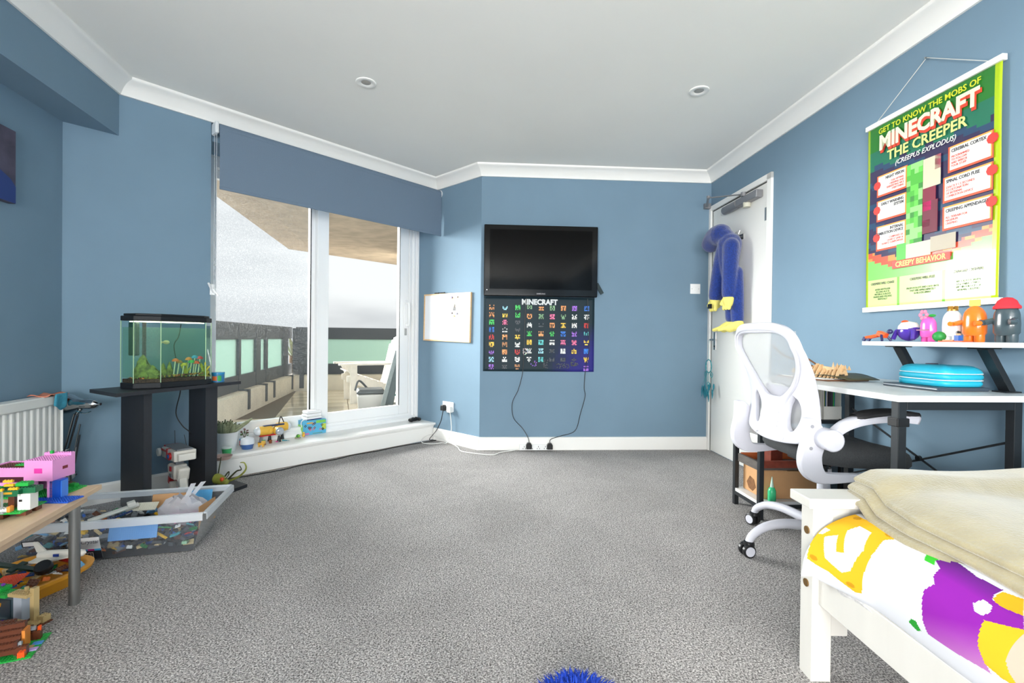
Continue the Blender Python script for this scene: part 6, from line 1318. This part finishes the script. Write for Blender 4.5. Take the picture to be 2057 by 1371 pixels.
# yellow submarine-like vehicle on black legs
sm = thing('toy_submarine', 'yellow toy submarine with clear domes on black legs', 'toy', lg(-1.79, 3.555), ROT['window'])
m_sy = M('submarine_yellow', (236, 186, 70), .35); m_dm = M('dome_white', (226, 230, 234), .15)
MB().lathe([(.03, -.1), (.034, -.09), (.034, -.02), (.03, -.01)], (0, .0, .085), 20, 'X').build('left_hull', m_sy, sm, smooth=True); MB().lathe([(.0, -.135), (.018, -.13), (.03, -.115), (.033, -.1)], (0, 0, .085), 20, 'X').build('left_dome', m_dm, sm, smooth=True)
MB().lathe([(.03, .03), (.034, .04), (.034, .1), (.03, .11)], (0, .02, .095), 20, 'X').build('right_hull', m_sy, sm, smooth=True); MB().lathe([(.033, .11), (.03, .125), (.018, .138), (0, .143)], (0, .02, .095), 20, 'X').build('right_dome', m_dm, sm, smooth=True)
MB().lathe([(.0, .02), (.03, .02), (.03, -.05), (.026, -.055)], (.02, -.02, .08), 20, 'Y').build('front_hull', m_sy, sm, smooth=True); MB().lathe([(.03, -.05), (.03, -.056), (.024, -.066), (.012, -.07), (0, -.071)], (.02, -.02, .08), 20, 'Y').build('front_window', M('window_silver', (190, 196, 204), .12, .5), sm, smooth=True)
MB().lathe([(0, -.04), (.012, -.04), (.012, 0), (0, 0)], (-.03, -.0, .085), 12, 'Y').build('porthole', m_sy, sm); MB().box(-.07, .08, -.012, .012, .112, .124).build('deck_bar', M('navy_bar', (50, 62, 96), .4), sm, bevel=.003); MB().box(-.095, .02, -.012, .012, .044, .053).build('keel', m_tr, sm)
for (x, y) in ((-.085, 0), (-.02, .01), (.02, -.06), (.075, .02)): MB().lathe([(0, 0), (.015, 0), (.011, .02), (.007, .045), (0, .045)], (x, y, 0), 12).build('leg', m_blk if x > -.05 else m_tg, sm, smooth=True)
MB().tube(spline([(.04, 0, .115), (.055, .01, .165), (.065, .01, .17), (.09, .02, .12)], 4), .004, 6).build('carry_handle', m_blk, sm)
def mini(name, label, x, y, parts):
    t = thing(name, label, 'toy', lg(x, y), 0, 'little toys on the ledge')
    for (pn, c, kind, a) in parts:
        k = MB()
        if kind == 'b': k.cbox(a[:3], a[3:6])
        else: k.ball(a[:3], a[3], 10, 7)
        k.build(pn, M('mini_%d_%d_%d' % c, c, .4), t, smooth=(kind == 's'), bevel=.002 if kind == 'b' else 0)
mini('toy_tiger', 'tiny yellow four-legged toy at the ledge front', -1.775, 3.36, [('body', (226, 170, 60), 'b', (0, 0, .022, .04, .02, .018)), ('head', (226, 180, 80), 'b', (.02, -.008, .034, .022, .02, .02)), ('stripe', (40, 34, 30), 'b', (-.005, 0, .032, .03, .021, .003))]+[('leg', (226, 180, 90), 'b', (sx*.014, sy*.007, .007, .008, .007, .014)) for sx in (-1, 1) for sy in (-1, 1)])
mini('toy_fruit', 'tiny yellow toy with green top leaves', -1.79, 3.425, [('body', (226, 190, 110), 's', (0, 0, .012, .013)), ('leaf', (70, 160, 110), 'b', (0, 0, .03, .02, .008, .012)), ('base', (150, 50, 60), 'b', (0, -.004, .003, .03, .02, .005))])
mini('toy_cup', 'tiny brown cup-shaped toy', -1.768, 3.475, [('cup', (130, 70, 40), 'b', (0, 0, .01, .017, .017, .02)), ('rim', (170, 90, 50), 'b', (0, 0, .021, .02, .02, .004))])
mini('toy_crab', 'tiny magenta toy crab', -1.742, 3.515, [('shell', (200, 60, 140), 's', (0, 0, .005, .006)), ('claw', (220, 120, 170), 'b', (.01, -.003, .004, .008, .006, .004)), ('claw', (220, 120, 170), 'b', (-.01, -.003, .004, .008, .006, .004))])
mini('toy_lizard', 'tiny teal toy lizard', -1.7, 3.56, [('body', (50, 150, 170), 'b', (0, 0, .004, .03, .008, .006)), ('tail', (50, 150, 170), 'b', (.02, .004, .003, .018, .004, .003)), ('head', (70, 170, 180), 's', (-.017, 0, .005, .006))])
mini('toy_turtle', 'small lime green toy turtle on a grey stone', -1.645, 3.65, [('stone', (170, 160, 140), 'b', (0, 0, .004, .04, .026, .008)), ('shell', (60, 130, 50), 's', (0, 0, .018, .014)), ('head', (130, 200, 60), 's', (.014, -.012, .022, .009)), ('fin', (130, 200, 60), 'b', (-.012, -.01, .012, .012, .008, .004))])
mini('toy_chick', 'small yellow toy chick beside the gift box', -1.625, 3.705, [('body', (232, 180, 60), 's', (0, 0, .012, .012)), ('head', (236, 190, 80), 's', (0, 0, .03, .009)), ('beak', (220, 110, 40), 'b', (0, -.01, .029, .004, .005, .003))])
# gift box with white packet on top
gx = thing('craft_box', 'blue and green craft bead box on the ledge', 'box', lg(-1.615, 3.84), ROT['window']); gx.scale = (1.12, 1., 1.1)
MB().box(-.085, .085, -.045, .045, 0, .105).build('carton', M('carton_sky_blue', (90, 178, 216), .45, noise=(9, .12)), gx, bevel=.002)
cg = MB()
for (x, z, w, h_, c) in ((.045, .09, .07, .026, (130, 200, 90)), (.068, .05, .03, .05, (190, 206, 80)), (-.06, .01, .04, .016, (230, 120, 180)), (.02, .008, .07, .01, (120, 150, 90)), (-.035, .086, .045, .014, (236, 170, 60))): cg.col = rgb(c); cg.box(x-w/2, x+w/2, -.0458, -.0449, z-h_/2+.003, z+h_/2-.003)
cg.col = rgb((140, 206, 110)); cg.box(-.0858, -.0849, -.043, .043, .004, .075)
random.seed(15)
for k in range(14):
    c = random.choice(((80, 40, 40), (40, 40, 60), (220, 120, 150), (150, 80, 60))); x, z = random.uniform(-.07, .07), random.uniform(.018, .085); cg.col = rgb(c)
    for q in range(4): cg.cbox((x+.006*cos(q*1.57), -.0462, z+.006*sin(q*1.57)), (.006, .0008, .006))
cg.build('carton_print', m_prm, gx)
MB().tube(spline([(-.088, -.03, .06), (-.09, -.03, .1), (-.05, -.046, .125), (.03, -.046, .135), (.088, -.02, .11)], 5), .003, 6).build('cord_handle', MATS['white_cable'], gx)
wp = thing('tissue_packet', 'white paper packet lying on top of the craft box', 'packet', (gx.location.x, gx.location.y, LZ+.1165), ROT['window']+.1); wp.scale = (1.15,)*3
for k in range(3): MB().box(-.065+.004*k, .055-.003*k, -.035, .035, .001+.022*k, .021+.022*k).build('layer', M('packet_white', (244, 245, 246), .6), wp, bevel=.006, seg=3)
MB().box(-.06, .05, -.0358, -.0349, .003, .008).build('blue_band', M('packet_navy', (30, 50, 110), .5), wp)
# game controller at the right end of the ledge
gc = thing('game_controller', 'black game controller at the right end of the ledge', 'controller', lg(-.915, 4.445), ROT['window']+.1)
remesh_blob('shell', [([(-.05, -.025, .016), (-.04, .01, .018), (.04, .01, .018), (.05, -.025, .016)], (.015, .015)), ([(-.03, .0, .018), (.03, .0, .018)], (.017, .017))], m_blk, gc, .004, 2)
for x in (-.02, .02): MB().cyl((x, -.006, .03), (x, -.006, .04), .007, n=10).build('thumb_stick', MATS['dark_gap'], gc)
MB().box(-.012, .012, .004, .02, .033, .036).build('touch_bar', m_tg, gc, bevel=.002)
